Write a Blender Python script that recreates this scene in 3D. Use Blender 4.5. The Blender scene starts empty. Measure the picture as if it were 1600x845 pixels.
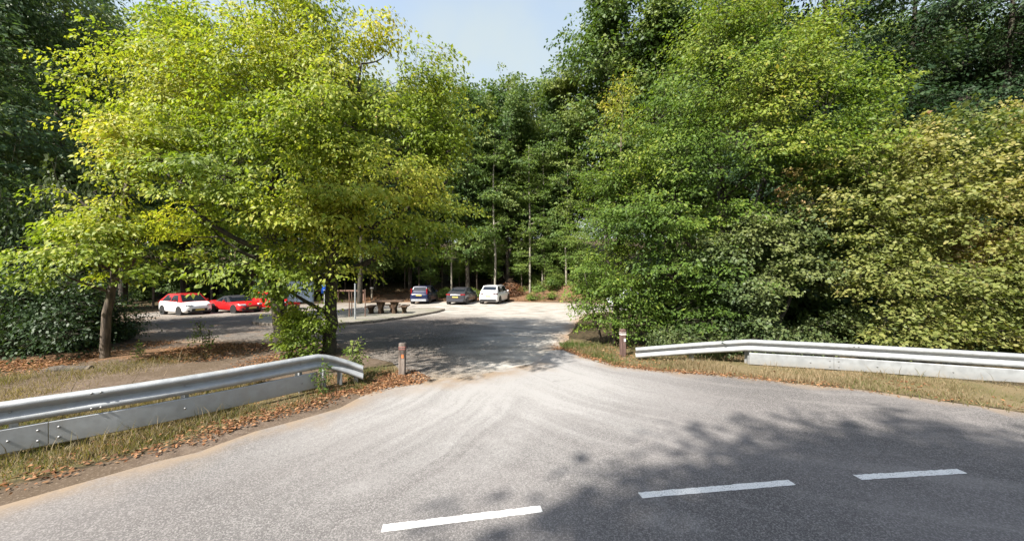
import bpy, bmesh, math, random
import numpy as np
from mathutils import Vector, Matrix
from mathutils.geometry import delaunay_2d_cdt

R = math.radians
SC = bpy.context.scene
COL = SC.collection

# ------------------------------------------------------------------ camera, sky, sun, exposure
cam_d = bpy.data.cameras.new("camera")
cam_d.sensor_width = 36.0
cam_d.lens = 36.0 * 551.0 / 1600.0
cam_d.clip_start = 0.05
cam_d.clip_end = 2000.0
cam = bpy.data.objects.new("camera", cam_d)
cam.location = (0, 0, 2.5)
cam.rotation_euler = (R(90), 0, 0)
COL.objects.link(cam)
SC.camera = cam

SUN_ELEV = R(47.0)
SUN_AZ = R(225.0)          # compass style from +Y, clockwise: the sun stands behind the camera, to the left
to_sun = Vector((math.sin(SUN_AZ) * math.cos(SUN_ELEV), math.cos(SUN_AZ) * math.cos(SUN_ELEV), math.sin(SUN_ELEV)))
world = bpy.data.worlds.new("World")
SC.world = world
world.use_nodes = True
wn = world.node_tree.nodes
wl = world.node_tree.links
bg = wn["Background"]
sky = wn.new("ShaderNodeTexSky")
sky.sky_type = 'NISHITA'
sky.sun_disc = False
sky.sun_elevation = SUN_ELEV
sky.sun_rotation = SUN_AZ
sky.air_density = 1.15
sky.dust_density = 2.0
sky.ozone_density = 1.0
# thin high veil: the sky whitens towards the horizon and in soft patches, and stays blue overhead
tc = wn.new("ShaderNodeTexCoord")
sp = wn.new("ShaderNodeSeparateXYZ"); wl.new(tc.outputs["Generated"], sp.inputs[0])
mr = wn.new("ShaderNodeMapRange"); mr.interpolation_type = 'SMOOTHSTEP'
for i_, v_ in enumerate((0.15, 1.0, 0.97, 0.0)): mr.inputs[i_ + 1].default_value = v_
wl.new(sp.outputs[2], mr.inputs[0])
cn = wn.new("ShaderNodeTexNoise"); cn.inputs["Scale"].default_value = 2.6; cn.inputs["Detail"].default_value = 5.0
wl.new(tc.outputs["Generated"], cn.inputs["Vector"])
cr = wn.new("ShaderNodeMapRange"); cr.interpolation_type = 'SMOOTHSTEP'
for i_, v_ in enumerate((0.40, 0.72, 0.0, 0.35)): cr.inputs[i_ + 1].default_value = v_
wl.new(cn.outputs["Fac"], cr.inputs[0])
ad = wn.new("ShaderNodeMath"); ad.operation = 'ADD'; ad.use_clamp = True
wl.new(mr.outputs[0], ad.inputs[0]); wl.new(cr.outputs[0], ad.inputs[1])
mxs = wn.new("ShaderNodeMix"); mxs.data_type = 'RGBA'
mxs.inputs[7].default_value = (2.0, 2.24, 2.19, 1.0)
wl.new(ad.outputs[0], mxs.inputs[0]); wl.new(sky.outputs[0], mxs.inputs[6])
wl.new(mxs.outputs[2], bg.inputs[0])
bg.inputs[1].default_value = 0.15

sun_d = bpy.data.lights.new("sun", 'SUN')
sun_d.energy = 5.0
sun_d.angle = R(0.53)
sun_d.color = (1.0, 0.95, 0.86)
sun = bpy.data.objects.new("sun", sun_d)
sun.location = (-20, -20, 30)
sun.rotation_euler = (-to_sun).to_track_quat('-Z', 'Y').to_euler()
COL.objects.link(sun)

vs = SC.view_settings
vs.view_transform = 'Standard'
vs.look = 'None'
vs.exposure = 1.28
vs.gamma = 1.0
SC.cycles.max_bounces = 6
SC.cycles.diffuse_bounces = 3
SC.cycles.glossy_bounces = 2
SC.cycles.transmission_bounces = 3
SC.cycles.caustics_reflective = False
SC.cycles.caustics_refractive = False

# ------------------------------------------------------------------ node helper
class NG:
    def __init__(self, name):
        self.m = bpy.data.materials.new(name)
        self.m.use_nodes = True
        self.t = self.m.node_tree
        self.n = self.t.nodes
        self.l = self.t.links
        self.b = self.n["Principled BSDF"]
        self.out = self.n["Material Output"]
        self._pos = None

    def put(self, sock, v):
        if isinstance(v, (int, float)):
            sock.default_value = v
        elif isinstance(v, (tuple, list)):
            if len(v) == 3 and len(sock.default_value) == 4:
                v = (*v, 1.0)
            sock.default_value = v
        else:
            self.l.new(v, sock)

    def pos(self):
        if self._pos is None:
            self._pos = self.n.new("ShaderNodeNewGeometry").outputs["Position"]
        return self._pos

    def obj(self):
        return self.n.new("ShaderNodeTexCoord").outputs["Object"]

    def xyz(self, v=None):
        s = self.n.new("ShaderNodeSeparateXYZ")
        self.l.new(v if v is not None else self.pos(), s.inputs[0])
        return s.outputs[0], s.outputs[1], s.outputs[2]

    def comb(self, x, y, z):
        s = self.n.new("ShaderNodeCombineXYZ")
        self.put(s.inputs[0], x); self.put(s.inputs[1], y); self.put(s.inputs[2], z)
        return s.outputs[0]

    def math(self, op, a, b=0.0, c=None, clamp=False):
        s = self.n.new("ShaderNodeMath")
        s.operation = op
        s.use_clamp = clamp
        self.put(s.inputs[0], a)
        self.put(s.inputs[1], b)
        if c is not None:
            self.put(s.inputs[2], c)
        return s.outputs[0]

    def noise(self, scale, detail=3.0, rough=0.55, vec=None, dist=0.0):
        s = self.n.new("ShaderNodeTexNoise")
        self.l.new(vec if vec is not None else self.pos(), s.inputs["Vector"])
        s.inputs["Scale"].default_value = scale
        s.inputs["Detail"].default_value = detail
        s.inputs["Roughness"].default_value = rough
        s.inputs["Distortion"].default_value = dist
        return s.outputs["Fac"]

    def voronoi(self, scale, vec=None, out="Color"):
        s = self.n.new("ShaderNodeTexVoronoi")
        self.l.new(vec if vec is not None else self.pos(), s.inputs["Vector"])
        s.inputs["Scale"].default_value = scale
        return s.outputs[out]

    def map(self, v, a, b, c=0.0, d=1.0, smooth=True):
        s = self.n.new("ShaderNodeMapRange")
        s.interpolation_type = 'SMOOTHSTEP' if smooth else 'LINEAR'
        s.clamp = True if not smooth else s.clamp
        self.put(s.inputs[0], v)
        for i, q in enumerate((a, b, c, d)):
            s.inputs[i + 1].default_value = q
        return s.outputs[0]

    def mix(self, f, a, b, mode='MIX'):
        s = self.n.new("ShaderNodeMix")
        s.data_type = 'RGBA'
        s.blend_type = mode
        self.put(s.inputs[0], f)
        self.put(s.inputs[6], a)
        self.put(s.inputs[7], b)
        return s.outputs[2]

    def ramp(self, f, stops):
        s = self.n.new("ShaderNodeValToRGB")
        e = s.color_ramp.elements
        while len(e) < len(stops):
            e.new(0.5)
        for i, (p, c) in enumerate(stops):
            e[i].position = p
            e[i].color = (*c, 1.0)
        self.put(s.inputs[0], f)
        return s.outputs[0]

    def attr(self, name):
        s = self.n.new("ShaderNodeAttribute")
        s.attribute_name = name
        return s.outputs["Fac"]

    def bump(self, h, strength=0.3, dist=0.02):
        s = self.n.new("ShaderNodeBump")
        s.inputs["Strength"].default_value = strength
        s.inputs["Distance"].default_value = dist
        self.put(s.inputs["Height"], h)
        self.l.new(s.outputs[0], self.b.inputs["Normal"])

    def set(self, **kw):
        for k, v in kw.items():
            self.put(self.b.inputs[k.replace("_", " ")], v)
        return self.m


def plain(name, col, rough=0.6, metal=0.0, var=0.12, scale=6.0, bump=0.0, **kw):
    g = NG(name)
    n = g.noise(scale, 4.0, 0.6, g.obj())
    lo = tuple(c * (1 - var) for c in col)
    hi = tuple(min(1, c * (1 + var)) for c in col)
    g.set(Base_Color=g.mix(g.map(n, 0.3, 0.7), lo, hi), Roughness=rough, Metallic=metal)
    for k, v in kw.items():
        g.b.inputs[k.replace("_", " ")].default_value = v
    if bump:
        g.bump(g.noise(scale * 6, 4.0, 0.6, g.obj()), bump, 0.01)
    return g.m


def leaf_mat(name, stops, trans=0.35, rough=0.5, spec=0.22, tgain=(1.5, 1.6, 0.6)):
    """leaf colour from the per-leaf attribute 'hue'; part of the light passes through the blade"""
    g = NG(name)
    h = g.attr("hue")
    col = g.ramp(h, stops)
    g.set(Base_Color=col, Roughness=rough)
    g.b.inputs["Specular IOR Level"].default_value = spec
    t = g.n.new("ShaderNodeBsdfTranslucent")
    g.l.new(g.mix(1.0, col, tgain, 'MULTIPLY'), t.inputs[0])
    mx = g.n.new("ShaderNodeMixShader")
    mx.inputs[0].default_value = trans
    g.l.new(g.b.outputs[0], mx.inputs[1])
    g.l.new(t.outputs[0], mx.inputs[2])
    g.l.new(mx.outputs[0], g.out.inputs[0])
    return g.m


def bark_mat(name, dark, light, moss=(0.06, 0.08, 0.02), mossy=0.3):
    g = NG(name)
    o = g.obj()
    x, y, z = g.xyz(o)
    st = g.comb(g.math('MULTIPLY', x, 9.0), g.math('MULTIPLY', y, 9.0), g.math('MULTIPLY', z, 1.6))
    n = g.noise(1.6, 6.0, 0.65, st)
    n2 = g.noise(1.3, 3.0, 0.6, o)
    c = g.mix(g.map(n, 0.35, 0.68), dark, light)
    c = g.mix(g.math('MULTIPLY', g.map(n2, 0.5, 0.68), mossy), c, moss)
    g.set(Base_Color=c, Roughness=0.9)
    g.bump(n, 0.8, 0.03)
    return g.m

# ------------------------------------------------------------------ numeric helpers
def sstep(a, b, v):
    t = np.clip((np.asarray(v, float) - a) / (b - a), 0, 1)
    return t * t * (3 - 2 * t)


def vnoise(p, scale, seed=0):
    """smooth 3-D value noise in 0..1 for an (n,3) array"""
    p = np.asarray(p, float) * scale + seed * 17.31
    i = np.floor(p).astype(np.int64)
    f = p - i
    f = f * f * (3 - 2 * f)
    out = np.zeros(len(p))
    for dx in (0, 1):
        for dy in (0, 1):
            for dz in (0, 1):
                h = (i[:, 0] + dx) * 374761393 + (i[:, 1] + dy) * 668265263 + (i[:, 2] + dz) * 2147483647 + seed * 974634
                h = (h ^ (h >> 13)) * 1274126177
                h = ((h ^ (h >> 16)) & 0xFFFF) / 65535.0
                w = (f[:, 0] if dx else 1 - f[:, 0]) * (f[:, 1] if dy else 1 - f[:, 1]) * (f[:, 2] if dz else 1 - f[:, 2])
                out += h * w
    return out


def gz(x, y):
    """height of the ground: flat road, car park falling gently away, wooded bank rising behind it"""
    x = np.asarray(x, float)
    y = np.asarray(y, float)
    s = sstep(9, 30, y)
    z = -s * (0.5 + 0.012 * np.clip(-x - 5, 0, 25))
    yb = 35.0 - 2.5 * sstep(0, 8, x) - 1.0 * sstep(-14, -22, x)
    t = np.clip(y - yb, 0, None)
    hi = sstep(-4, 6, x)
    z = z + (0.75 + 0.75 * hi) * sstep(0, 5, t) + 0.17 * np.clip(t - 3, 0, 60)
    return z


def gzf(x, y):
    return float(gz(x, y))


def at(px, d):
    """plan position of photo column px at depth d"""
    return ((px - 800.0) / 551.0 * d, d)


def nrm(v):
    return v / np.maximum(np.linalg.norm(v, axis=-1, keepdims=True), 1e-9)

# ------------------------------------------------------------------ object helpers
def tag(o, label=None, cat=None, group=None, kind=None):
    if label: o["label"] = label
    if cat: o["category"] = cat
    if group: o["group"] = group
    if kind: o["kind"] = kind
    return o


def empty(name, loc=(0, 0, 0), rz=0.0, label=None, cat=None, group=None):
    o = bpy.data.objects.new(name, None)
    o.empty_display_size = 0.3
    COL.objects.link(o)
    o.location = loc
    o.rotation_euler = (0, 0, rz)
    return tag(o, label, cat, group)


def link(name, me, parent=None, mats=()):
    o = bpy.data.objects.new(name, me)
    COL.objects.link(o)
    for m in mats:
        me.materials.append(m)
    if parent is not None:
        o.parent = parent
    return o


def mesh_np(name, V, F, hue=None, smooth=False):
    """mesh from numpy arrays; F is (n,3) or (n,4)"""
    me = bpy.data.meshes.new(name)
    V = np.asarray(V, np.float32)
    F = np.asarray(F, np.int32)
    k = F.shape[1]
    me.vertices.add(len(V))
    me.vertices.foreach_set("co", V.ravel())
    me.loops.add(F.size)
    me.loops.foreach_set("vertex_index", F.ravel())
    me.polygons.add(len(F))
    me.polygons.foreach_set("loop_start", np.arange(0, F.size, k, dtype=np.int32))
    if smooth:
        me.polygons.foreach_set("use_smooth", np.ones(len(F), bool))
    me.update(calc_edges=True)
    if hue is not None:
        a = me.attributes.new("hue", 'FLOAT', 'FACE')
        a.data.foreach_set("value", np.asarray(hue, np.float32))
    return me


class MB:
    def __init__(self):
        self.v = []
        self.f = []

    def quad(self, a, b, c, d):
        i = len(self.v)
        self.v += [tuple(a), tuple(b), tuple(c), tuple(d)]
        self.f.append((i, i + 1, i + 2, i + 3))

    def box(self, cx, cy, cz, sx, sy, sz, bev=0.0, rot=None):
        b = bmesh.new()
        bmesh.ops.create_cube(b, size=1.0)
        for q in b.verts:
            q.co = Vector((q.co.x * sx, q.co.y * sy, q.co.z * sz))
        if bev:
            bmesh.ops.bevel(b, geom=b.edges[:], offset=bev, segments=1, affect='EDGES', profile=0.7)
        M = Matrix.Translation((cx, cy, cz))
        if rot is not None:
            M = M @ rot.to_4x4()
        self.bm(b, M)

    def bm(self, b, M=None):
        b.verts.ensure_lookup_table()
        i = len(self.v)
        for k, q in enumerate(b.verts):
            q.index = k
            self.v.append(tuple(M @ q.co) if M is not None else tuple(q.co))
        for f in b.faces:
            self.f.append(tuple(i + q.index for q in f.verts))
        b.free()

    def prism(self, pts, z0, z1):
        """closed plan outline extruded from z0 to z1"""
        n = len(pts)
        i = len(self.v)
        self.v += [(p[0], p[1], z0) for p in pts] + [(p[0], p[1], z1) for p in pts]
        self.f.append(tuple(range(i + n - 1, i - 1, -1)))
        self.f.append(tuple(range(i + n, i + 2 * n)))
        for k in range(n):
            j = (k + 1) % n
            self.f.append((i + k, i + j, i + n + j, i + n + k))

    def tube(self, pts, rad, sides=6, cap=True):
        pts = [Vector(p) for p in pts]
        n = len(pts)
        i = len(self.v)
        up = Vector((0.31, 0.17, 0.93)).normalized()
        for k, p in enumerate(pts):
            t = (pts[min(k + 1, n - 1)] - pts[max(k - 1, 0)]).normalized()
            a = t.cross(up)
            if a.length < 0.05:
                a = t.cross(Vector((1, 0, 0)))
            a.normalize()
            b = t.cross(a)
            r = rad[k] if hasattr(rad, '__len__') else rad
            for s in range(sides):
                q = 2 * math.pi * s / sides
                self.v.append(tuple(p + (a * math.cos(q) + b * math.sin(q)) * r))
        for k in range(n - 1):
            for s in range(sides):
                s2 = (s + 1) % sides
                self.f.append((i + k * sides + s, i + k * sides + s2, i + (k + 1) * sides + s2, i + (k + 1) * sides + s))
        if cap:
            self.f.append(tuple(i + s for s in range(sides - 1, -1, -1)))
            self.f.append(tuple(i + (n - 1) * sides + s for s in range(sides)))

    def lathe(self, prof, n=16, axis='z', loc=(0, 0, 0)):
        """prof: list of (radius, height)"""
        i = len(self.v)
        m = len(prof)
        for r, h in prof:
            for s in range(n):
                q = 2 * math.pi * s / n
                a, b = r * math.cos(q), r * math.sin(q)
                p = (a, b, h) if axis == 'z' else ((h, a, b) if axis == 'x' else (a, h, b))
                self.v.append((p[0] + loc[0], p[1] + loc[1], p[2] + loc[2]))
        for k in range(m - 1):
            for s in range(n):
                s2 = (s + 1) % n
                self.f.append((i + k * n + s, i + k * n + s2, i + (k + 1) * n + s2, i + (k + 1) * n + s))
        self.f.append(tuple(i + s for s in range(n - 1, -1, -1)))
        self.f.append(tuple(i + (m - 1) * n + s for s in range(n)))

    def build(self, name, mat, parent=None, smooth=False, fix=True):
        me = bpy.data.meshes.new(name)
        me.from_pydata(self.v, [], self.f)
        if fix:
            b = bmesh.new()
            b.from_mesh(me)
            bmesh.ops.recalc_face_normals(b, faces=b.faces[:])
            b.to_mesh(me)
            b.free()
        if smooth:
            me.polygons.foreach_set("use_smooth", [True] * len(me.polygons))
            if smooth != 'all':
                me.set_sharp_from_angle(angle=R(38))
        me.update()
        return link(name, me, parent, [mat])


def copy_tree(o, parent=None):
    c = o.copy()
    COL.objects.link(c)
    if parent is not None:
        c.parent = parent
    for ch in list(o.children):
        copy_tree(ch, c)
    return c


def sheet(name, outline, step, off, mat, rag=0.0, seed=0, parent=None):
    """a ground-hugging sheet with the given plan outline, its edge roughened by rag"""
    rng = np.random.default_rng(seed)
    P = []
    n = len(outline)
    for i in range(n):
        a = np.array(outline[i][:2], float)
        b = np.array(outline[(i + 1) % n][:2], float)
        L = np.linalg.norm(b - a)
        st = min(step, 0.35) if rag else step
        if L > 30: st = 3.0
        k = max(1, int(L / st))
        for j in range(k):
            P.append(a + (b - a) * j / k)
    P = np.array(P)
    if rag:
        q = np.c_[P, np.zeros(len(P))]
        P = P + np.c_[vnoise(q, 1.1, seed) - .5, vnoise(q, 1.1, seed + 5) - .5] * 2 * rag \
              + np.c_[vnoise(q, 4.0, seed + 2) - .5, vnoise(q, 4.0, seed + 3) - .5] * rag
    lo, hi = P.min(0), P.max(0)
    g = np.array([(x, y) for x in np.arange(lo[0], hi[0], step) for y in np.arange(lo[1], hi[1], step)])
    g = g + rng.uniform(-.1, .1, g.shape) * step
    ins = inside(g, P)
    g = g[ins]
    dmin = np.full(len(g), 1e9)
    for q in P:
        dmin = np.minimum(dmin, np.hypot(g[:, 0] - q[0], g[:, 1] - q[1]))
    g = g[dmin > step * .4]
    verts = [Vector(p) for p in P] + [Vector(p) for p in g]
    m = len(P)
    r = delaunay_2d_cdt(verts, [(i, (i + 1) % m) for i in range(m)], [], 1, 1e-4)
    vv = np.array([(v.x, v.y) for v in r[0]])
    V = np.c_[vv, gz(vv[:, 0], vv[:, 1]) + off]
    F = []
    for f in r[2]:
        a, b, c = V[f[0]], V[f[1]], V[f[2]]
        s = (b[0] - a[0]) * (c[1] - a[1]) - (b[1] - a[1]) * (c[0] - a[0])
        F.append(f if s > 0 else f[::-1])
    me = mesh_np(name, V, np.array(F), smooth=True)
    return link(name, me, parent, [mat])


def inside(g, P):
    x, y = g[:, 0], g[:, 1]
    c = np.zeros(len(g), bool)
    n = len(P)
    for i in range(n):
        x1, y1 = P[i][0], P[i][1]
        x2, y2 = P[(i + 1) % n][0], P[(i + 1) % n][1]
        if y1 == y2: continue
        k = ((y1 > y) != (y2 > y)) & (x < (x2 - x1) * (y - y1) / (y2 - y1) + x1)
        c ^= k
    return c


def seg_dist(g, pts):
    d = np.full(len(g), 1e9)
    for i in range(len(pts) - 1):
        a = np.array(pts[i][:2], float)
        b = np.array(pts[i + 1][:2], float)
        ab = b - a
        t = np.clip(((g - a) @ ab) / (ab @ ab), 0, 1)
        d = np.minimum(d, np.linalg.norm(g - (a + t[:, None] * ab), axis=1))
    return d

# ------------------------------------------------------------------ plan outlines (metres)
EDGE_L = [(-24, -13), (-16, -6.2), (-11.5, -1.6), (-8.2, 1.3), (-6.3, 2.9), (-5.44, 3.75), (-5.08, 4.13), (-4.64, 4.57), (-4.29, 4.84),
          (-3.99, 5.5), (-3.14, 6.39), (-2.99, 7.0), (-2.56, 7.59), (-2.04, 7.85)]
EDGE_R = [(1.63, 11.2), (2.05, 10.2), (2.68, 9.2), (3.6, 8.75), (4.6, 8.48), (5.8, 7.99), (7.23, 7.35), (8.28, 6.67), (8.95, 6.16), (11.5, 4.2), (15, 1.0), (20, -4.5), (25, -11)]
ROAD = EDGE_L + [(-0.9, 8.3), (0.5, 9.4), (1.2, 11.0)] + EDGE_R + [(20, -14.5), (15, -8), (10, -3.4), (6, -1.6), (2, -1.2), (-2, -1.3), (-6, -3.1), (-10, -6.6), (-15, -12.0), (-20, -18)]
LOT = [(-1.9, 7.7), (-2.25, 8.2), (-3.4, 9.5), (-4.8, 10.9), (-6.6, 11.7), (-9.5, 12.0), (-13, 12.6), (-16, 14.3), (-19, 17.5), (-22.5, 20.5), (-27, 24),
       (-28, 29), (-22, 32.6), (-14, 34.2), (-4, 34.6), (3, 33.4), (7, 32.0), (14, 31.5), (16, 27.5), (9.5, 26.0), (5.4, 24), (4.0, 20.5), (2.7, 15.5), (1.9, 12.6),
       (1.45, 11.3), (1.9, 9.9), (0.6, 7.6)]
ISLAND = [(-13.2, 18.0), (-12.0, 17.2), (-10.2, 16.75), (-8.4, 17.0), (-7.2, 18.2), (-6.2, 20.6), (-5.2, 24.2), (-5.0, 26.0), (-6.0, 26.9), (-9.5, 26.6), (-14.0, 25.2), (-15.5, 23.2), (-14.8, 20.4)]
RAIL_L = [(-13.5, -1.2), (-9.6, 2.1), (-6.75, 4.6), (-5.75, 5.42), (-4.95, 6.2), (-4.0, 7.3), (-3.55, 7.62), (-3.25, 7.72)]
RAIL_R = [(3.5, 10.0), (5.0, 9.65), (6.4, 9.2), (8.0, 8.75), (9.6, 8.2), (11.2, 7.6), (13.0, 6.75), (15.5, 5.2), (18.5, 2.6)]

# ------------------------------------------------------------------ ground
def road_mat():
    g = NG("asphalt")
    p = g.pos()
    x, y, z = g.xyz()
    grain = g.voronoi(95.0)
    gs = g.n.new("ShaderNodeSeparateColor"); g.l.new(grain, gs.inputs[0])
    gv = gs.outputs[0]
    grain2 = g.noise(38.0, 3.0, 0.7)
    wide = g.noise(0.45, 4.0, 0.6)
    tone = g.mix(g.map(wide, 0.35, 0.65), (0.078, 0.072, 0.070), (0.128, 0.117, 0.113))
    tone = g.mix(g.map(gv, 0.0, 1.0, 0.0, 0.75, False), tone, g.mix(gv, (0.05, 0.047, 0.049), (0.275, 0.257, 0.248)))
    tone = g.mix(g.math('MULTIPLY', g.map(grain2, 0.5, 0.75), 0.35), tone, (0.085, 0.08, 0.082))
    # older, darker and browner wearing course on the right-hand lane
    # chalky dust carried out of the car park by tyres: fan of streaks round the entrance
    dx = g.math('SUBTRACT', x, 0.0)
    dy = g.math('SUBTRACT', y, 8.6)
    r = g.math('SQRT', g.math('ADD', g.math('MULTIPLY', dx, dx), g.math('MULTIPLY', dy, dy)))
    def ring(cx, cy):
        a = g.math('SUBTRACT', x, cx); b = g.math('SUBTRACT', y, cy)
        return g.math('SQRT', g.math('ADD', g.math('MULTIPLY', a, a), g.math('MULTIPLY', b, b))), g.math('ARCTAN2', a, b)
    rl, al = ring(-9.0, 9.4)
    rr_, ar = ring(7.6, 13.2)
    wob = g.noise(0.7, 2.0, 0.5)
    def tracks(rho, an, f, k):
        return g.noise(1.0, 4.0, 0.62, g.comb(g.math('MULTIPLY', g.math('ADD', rho, g.math('MULTIPLY', wob, 0.5)), f), g.math('MULTIPLY', an, 1.1), k))
    side = g.map(dx, -0.9, 1.1)
    st = g.math('ADD', g.math('MULTIPLY', tracks(rl, al, 1.9, 0.0), g.math('SUBTRACT', 1.0, side)), g.math('MULTIPLY', tracks(rr_, ar, 1.9, 5.0), side))
    st2 = g.math('ADD', g.math('MULTIPLY', tracks(rl, al, 6.5, 3.0), g.math('SUBTRACT', 1.0, side)), g.math('MULTIPLY', tracks(rr_, ar, 6.5, 8.0), side))
    cloud = g.noise(0.9, 4.0, 0.65)
    fine = g.noise(24.0, 3.0, 0.7)
    reach = g.math('ADD', g.math('MULTIPLY', r, g.map(dx, -3.0, 3.0, 0.95, 1.3)), g.math('MULTIPLY', g.math('SUBTRACT', cloud, 0.5), 3.2))
    far = g.map(reach, 1.6, 6.8, 1.0, 0.0)
    d = g.math('MULTIPLY', far, g.math('ADD', g.math('ADD', 0.30, g.math('MULTIPLY', g.map(st, 0.32, 0.66), 0.66)), g.math('MULTIPLY', g.map(st2, 0.38, 0.66), 0.30)))
    d = g.math('ADD', d, g.math('MULTIPLY', g.map(reach, 1.0, 4.2, 0.32, 0.0), 1.0))
    d = g.math('ADD', d, g.math('MULTIPLY', g.math('MULTIPLY', g.map(cloud, 0.52, 0.72), g.map(r, 3, 9, 0.45, 0.0)), g.map(dx, 1.5, 4.0, 1.0, 0.1)))
    d = g.math('MULTIPLY', d, g.map(fine, 0.3, 0.7, 0.65, 1.2, False))
    d = g.math('MULTIPLY', d, g.map(gv, 0.0, 1.0, 0.7, 1.15, False), clamp=True)
    tone = g.mix(g.math('MULTIPLY', d, 0.95), tone, (0.28, 0.27, 0.262))
    # long wheel streaks along the right-hand curve
    u = g.math('ADD', g.math('MULTIPLY', y, 0.93), g.math('MULTIPLY', x, 0.33))
    ws = tracks(rr_, ar, 3.2, 11.0)
    rs = g.math('MULTIPLY', g.map(ws, 0.5, 0.72), g.map(x, 0.5, 2.5, 0.0, 0.30))
    tone = g.mix(rs, tone, (0.28, 0.26, 0.245))
    # hairline cracks and one resurfacing seam across the mouth of the entrance
    wp = g.comb(g.math('ADD', x, g.math('MULTIPLY', wob, 1.2)), g.math('ADD', y, g.math('MULTIPLY', cloud, 0.8)), 0.0)
    vc = g.n.new("ShaderNodeTexVoronoi"); vc.feature = 'DISTANCE_TO_EDGE'; vc.inputs["Scale"].default_value = 0.55
    g.l.new(wp, vc.inputs["Vector"])
    crack = g.math('MULTIPLY', g.map(vc.outputs["Distance"], 0.004, 0.012, 1.0, 0.0), g.map(g.noise(0.35, 2.0, 0.5), 0.5, 0.62))
    tone = g.mix(g.math('MULTIPLY', crack, 0.16), tone, (0.035, 0.032, 0.03))
    blot = g.map(g.noise(1.4, 3.0, 0.5), 0.66, 0.74)
    tone = g.mix(g.math('MULTIPLY', blot, 0.22), tone, (0.07, 0.064, 0.06))
    # brown earth washed along the verge edges
    e = g.attr("edge")
    en = g.math('MULTIPLY', e, g.map(g.noise(2.2, 4.0, 0.65), 0.25, 0.65, 0.25, 1.25), clamp=True)
    tone = g.mix(en, tone, g.mix(grain2, (0.17, 0.125, 0.085), (0.27, 0.21, 0.155)))
    g.set(Base_Color=tone, Roughness=0.9)
    g.b.inputs["Specular IOR Level"].default_value = 0.25
    g.bump(g.math('ADD', gv, g.math('MULTIPLY', grain2, 0.6)), 0.35, 0.006)
    return g.m


def lot_mat():
    g = NG("car_park_gravel")
    x, y, z = g.xyz()
    grain = g.noise(30.0, 4.0, 0.75)
    vor = g.voronoi(42.0)
    gs = g.n.new("ShaderNodeSeparateColor"); g.l.new(vor, gs.inputs[0])
    big = g.noise(0.35, 5.0, 0.62)
    mid = g.noise(1.7, 4.0, 0.6, g.comb(g.math('MULTIPLY', x, 0.45), y, 0.0))
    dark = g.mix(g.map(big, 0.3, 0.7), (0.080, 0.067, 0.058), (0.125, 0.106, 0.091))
    pale = g.mix(g.map(mid, 0.3, 0.7), (0.25, 0.23, 0.20), (0.38, 0.355, 0.32))
    # worn pale gravel on the through route and far bays, darker brown-grey surface on the left
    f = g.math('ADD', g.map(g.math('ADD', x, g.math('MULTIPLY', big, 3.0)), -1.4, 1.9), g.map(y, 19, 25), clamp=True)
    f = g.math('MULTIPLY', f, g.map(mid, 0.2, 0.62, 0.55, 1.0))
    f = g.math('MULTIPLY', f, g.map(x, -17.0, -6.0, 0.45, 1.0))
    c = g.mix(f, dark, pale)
    near = g.math('MULTIPLY', g.map(y, 8.2, 9.0, 1.0, 0.0), g.map(x, 0.6, -0.6))
    c = g.mix(g.math('MULTIPLY', near, g.map(mid, 0.3, 0.6, 0.3, 0.9)), c, (0.23, 0.18, 0.13))
    c = g.mix(g.math('MULTIPLY', g.map(grain, 0.5, 0.75), 0.3), c, (0.09, 0.08, 0.07))
    c = g.mix(g.math('MULTIPLY', g.map(gs.outputs[0], 0.7, 1.0), 0.35), c, (0.52, 0.49, 0.45))
    lit = g.math('MULTIPLY', g.map(g.noise(1.1, 5.0, 0.7), 0.54, 0.68), g.map(x, -6, -12, 0.12, 0.6))
    c = g.mix(lit, c, (0.22, 0.13, 0.07))
    e = g.attr("edge")
    c = g.mix(g.math('MULTIPLY', e, g.map(mid, 0.2, 0.6, 0.3, 1.1), clamp=True), c, (0.26, 0.18, 0.12))
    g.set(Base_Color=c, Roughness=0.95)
    g.b.inputs["Specular IOR Level"].default_value = 0.2
    g.bump(grain, 0.5, 0.015)
    return g.m


def soil_mat():
    g = NG("soil")
    n1 = g.noise(0.8, 5.0, 0.65)
    n2 = g.noise(6.0, 5.0, 0.7)
    n3 = g.noise(30.0, 4.0, 0.7)
    floor = g.mix(g.map(n2, 0.35, 0.65), (0.035, 0.03, 0.018), (0.085, 0.062, 0.035))
    dirt = g.mix(g.map(n2, 0.3, 0.7), (0.078, 0.057, 0.043), (0.138, 0.105, 0.081))
    dirt = g.mix(g.map(n1, 0.42, 0.62, 0.0, 0.75), dirt, (0.085, 0.062, 0.042))
    dirt = g.mix(g.math('MULTIPLY', g.map(n3, 0.52, 0.68), 0.6), dirt, (0.25, 0.20, 0.155))
    grass = g.mix(g.map(n1, 0.35, 0.65), (0.145, 0.115, 0.068), (0.09, 0.085, 0.038))
    grass = g.mix(g.map(n3, 0.45, 0.7), grass, (0.16, 0.115, 0.06))
    litter = g.mix(g.map(n3, 0.35, 0.65), (0.075, 0.045, 0.028), (0.215, 0.13, 0.075))
    def w(a, jit):
        return g.map(g.math('ADD', g.attr(a), g.math('MULTIPLY', g.math('SUBTRACT', n2, 0.5), jit)), 0.3, 0.7)
    c = g.mix(w("grass", 0.9), floor, grass)
    c = g.mix(w("dirt", 0.7), c, dirt)
    c = g.mix(w("litter", 1.2), c, litter)
    g.set(Base_Color=c, Roughness=1.0)
    g.b.inputs["Specular IOR Level"].default_value = 0.1
    g.bump(g.math('ADD', n2, g.math('MULTIPLY', n3, 0.5)), 0.5, 0.03)
    return g.m


def axis_coords(lo, hi, bands):
    c = []
    v = lo
    while v < hi:
        c.append(v)
        st = 20.0
        for a, b, s in bands:
            if a <= v < b:
                st = min(st, s)
        v += st
    c.append(hi)
    return np.array(c)


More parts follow.
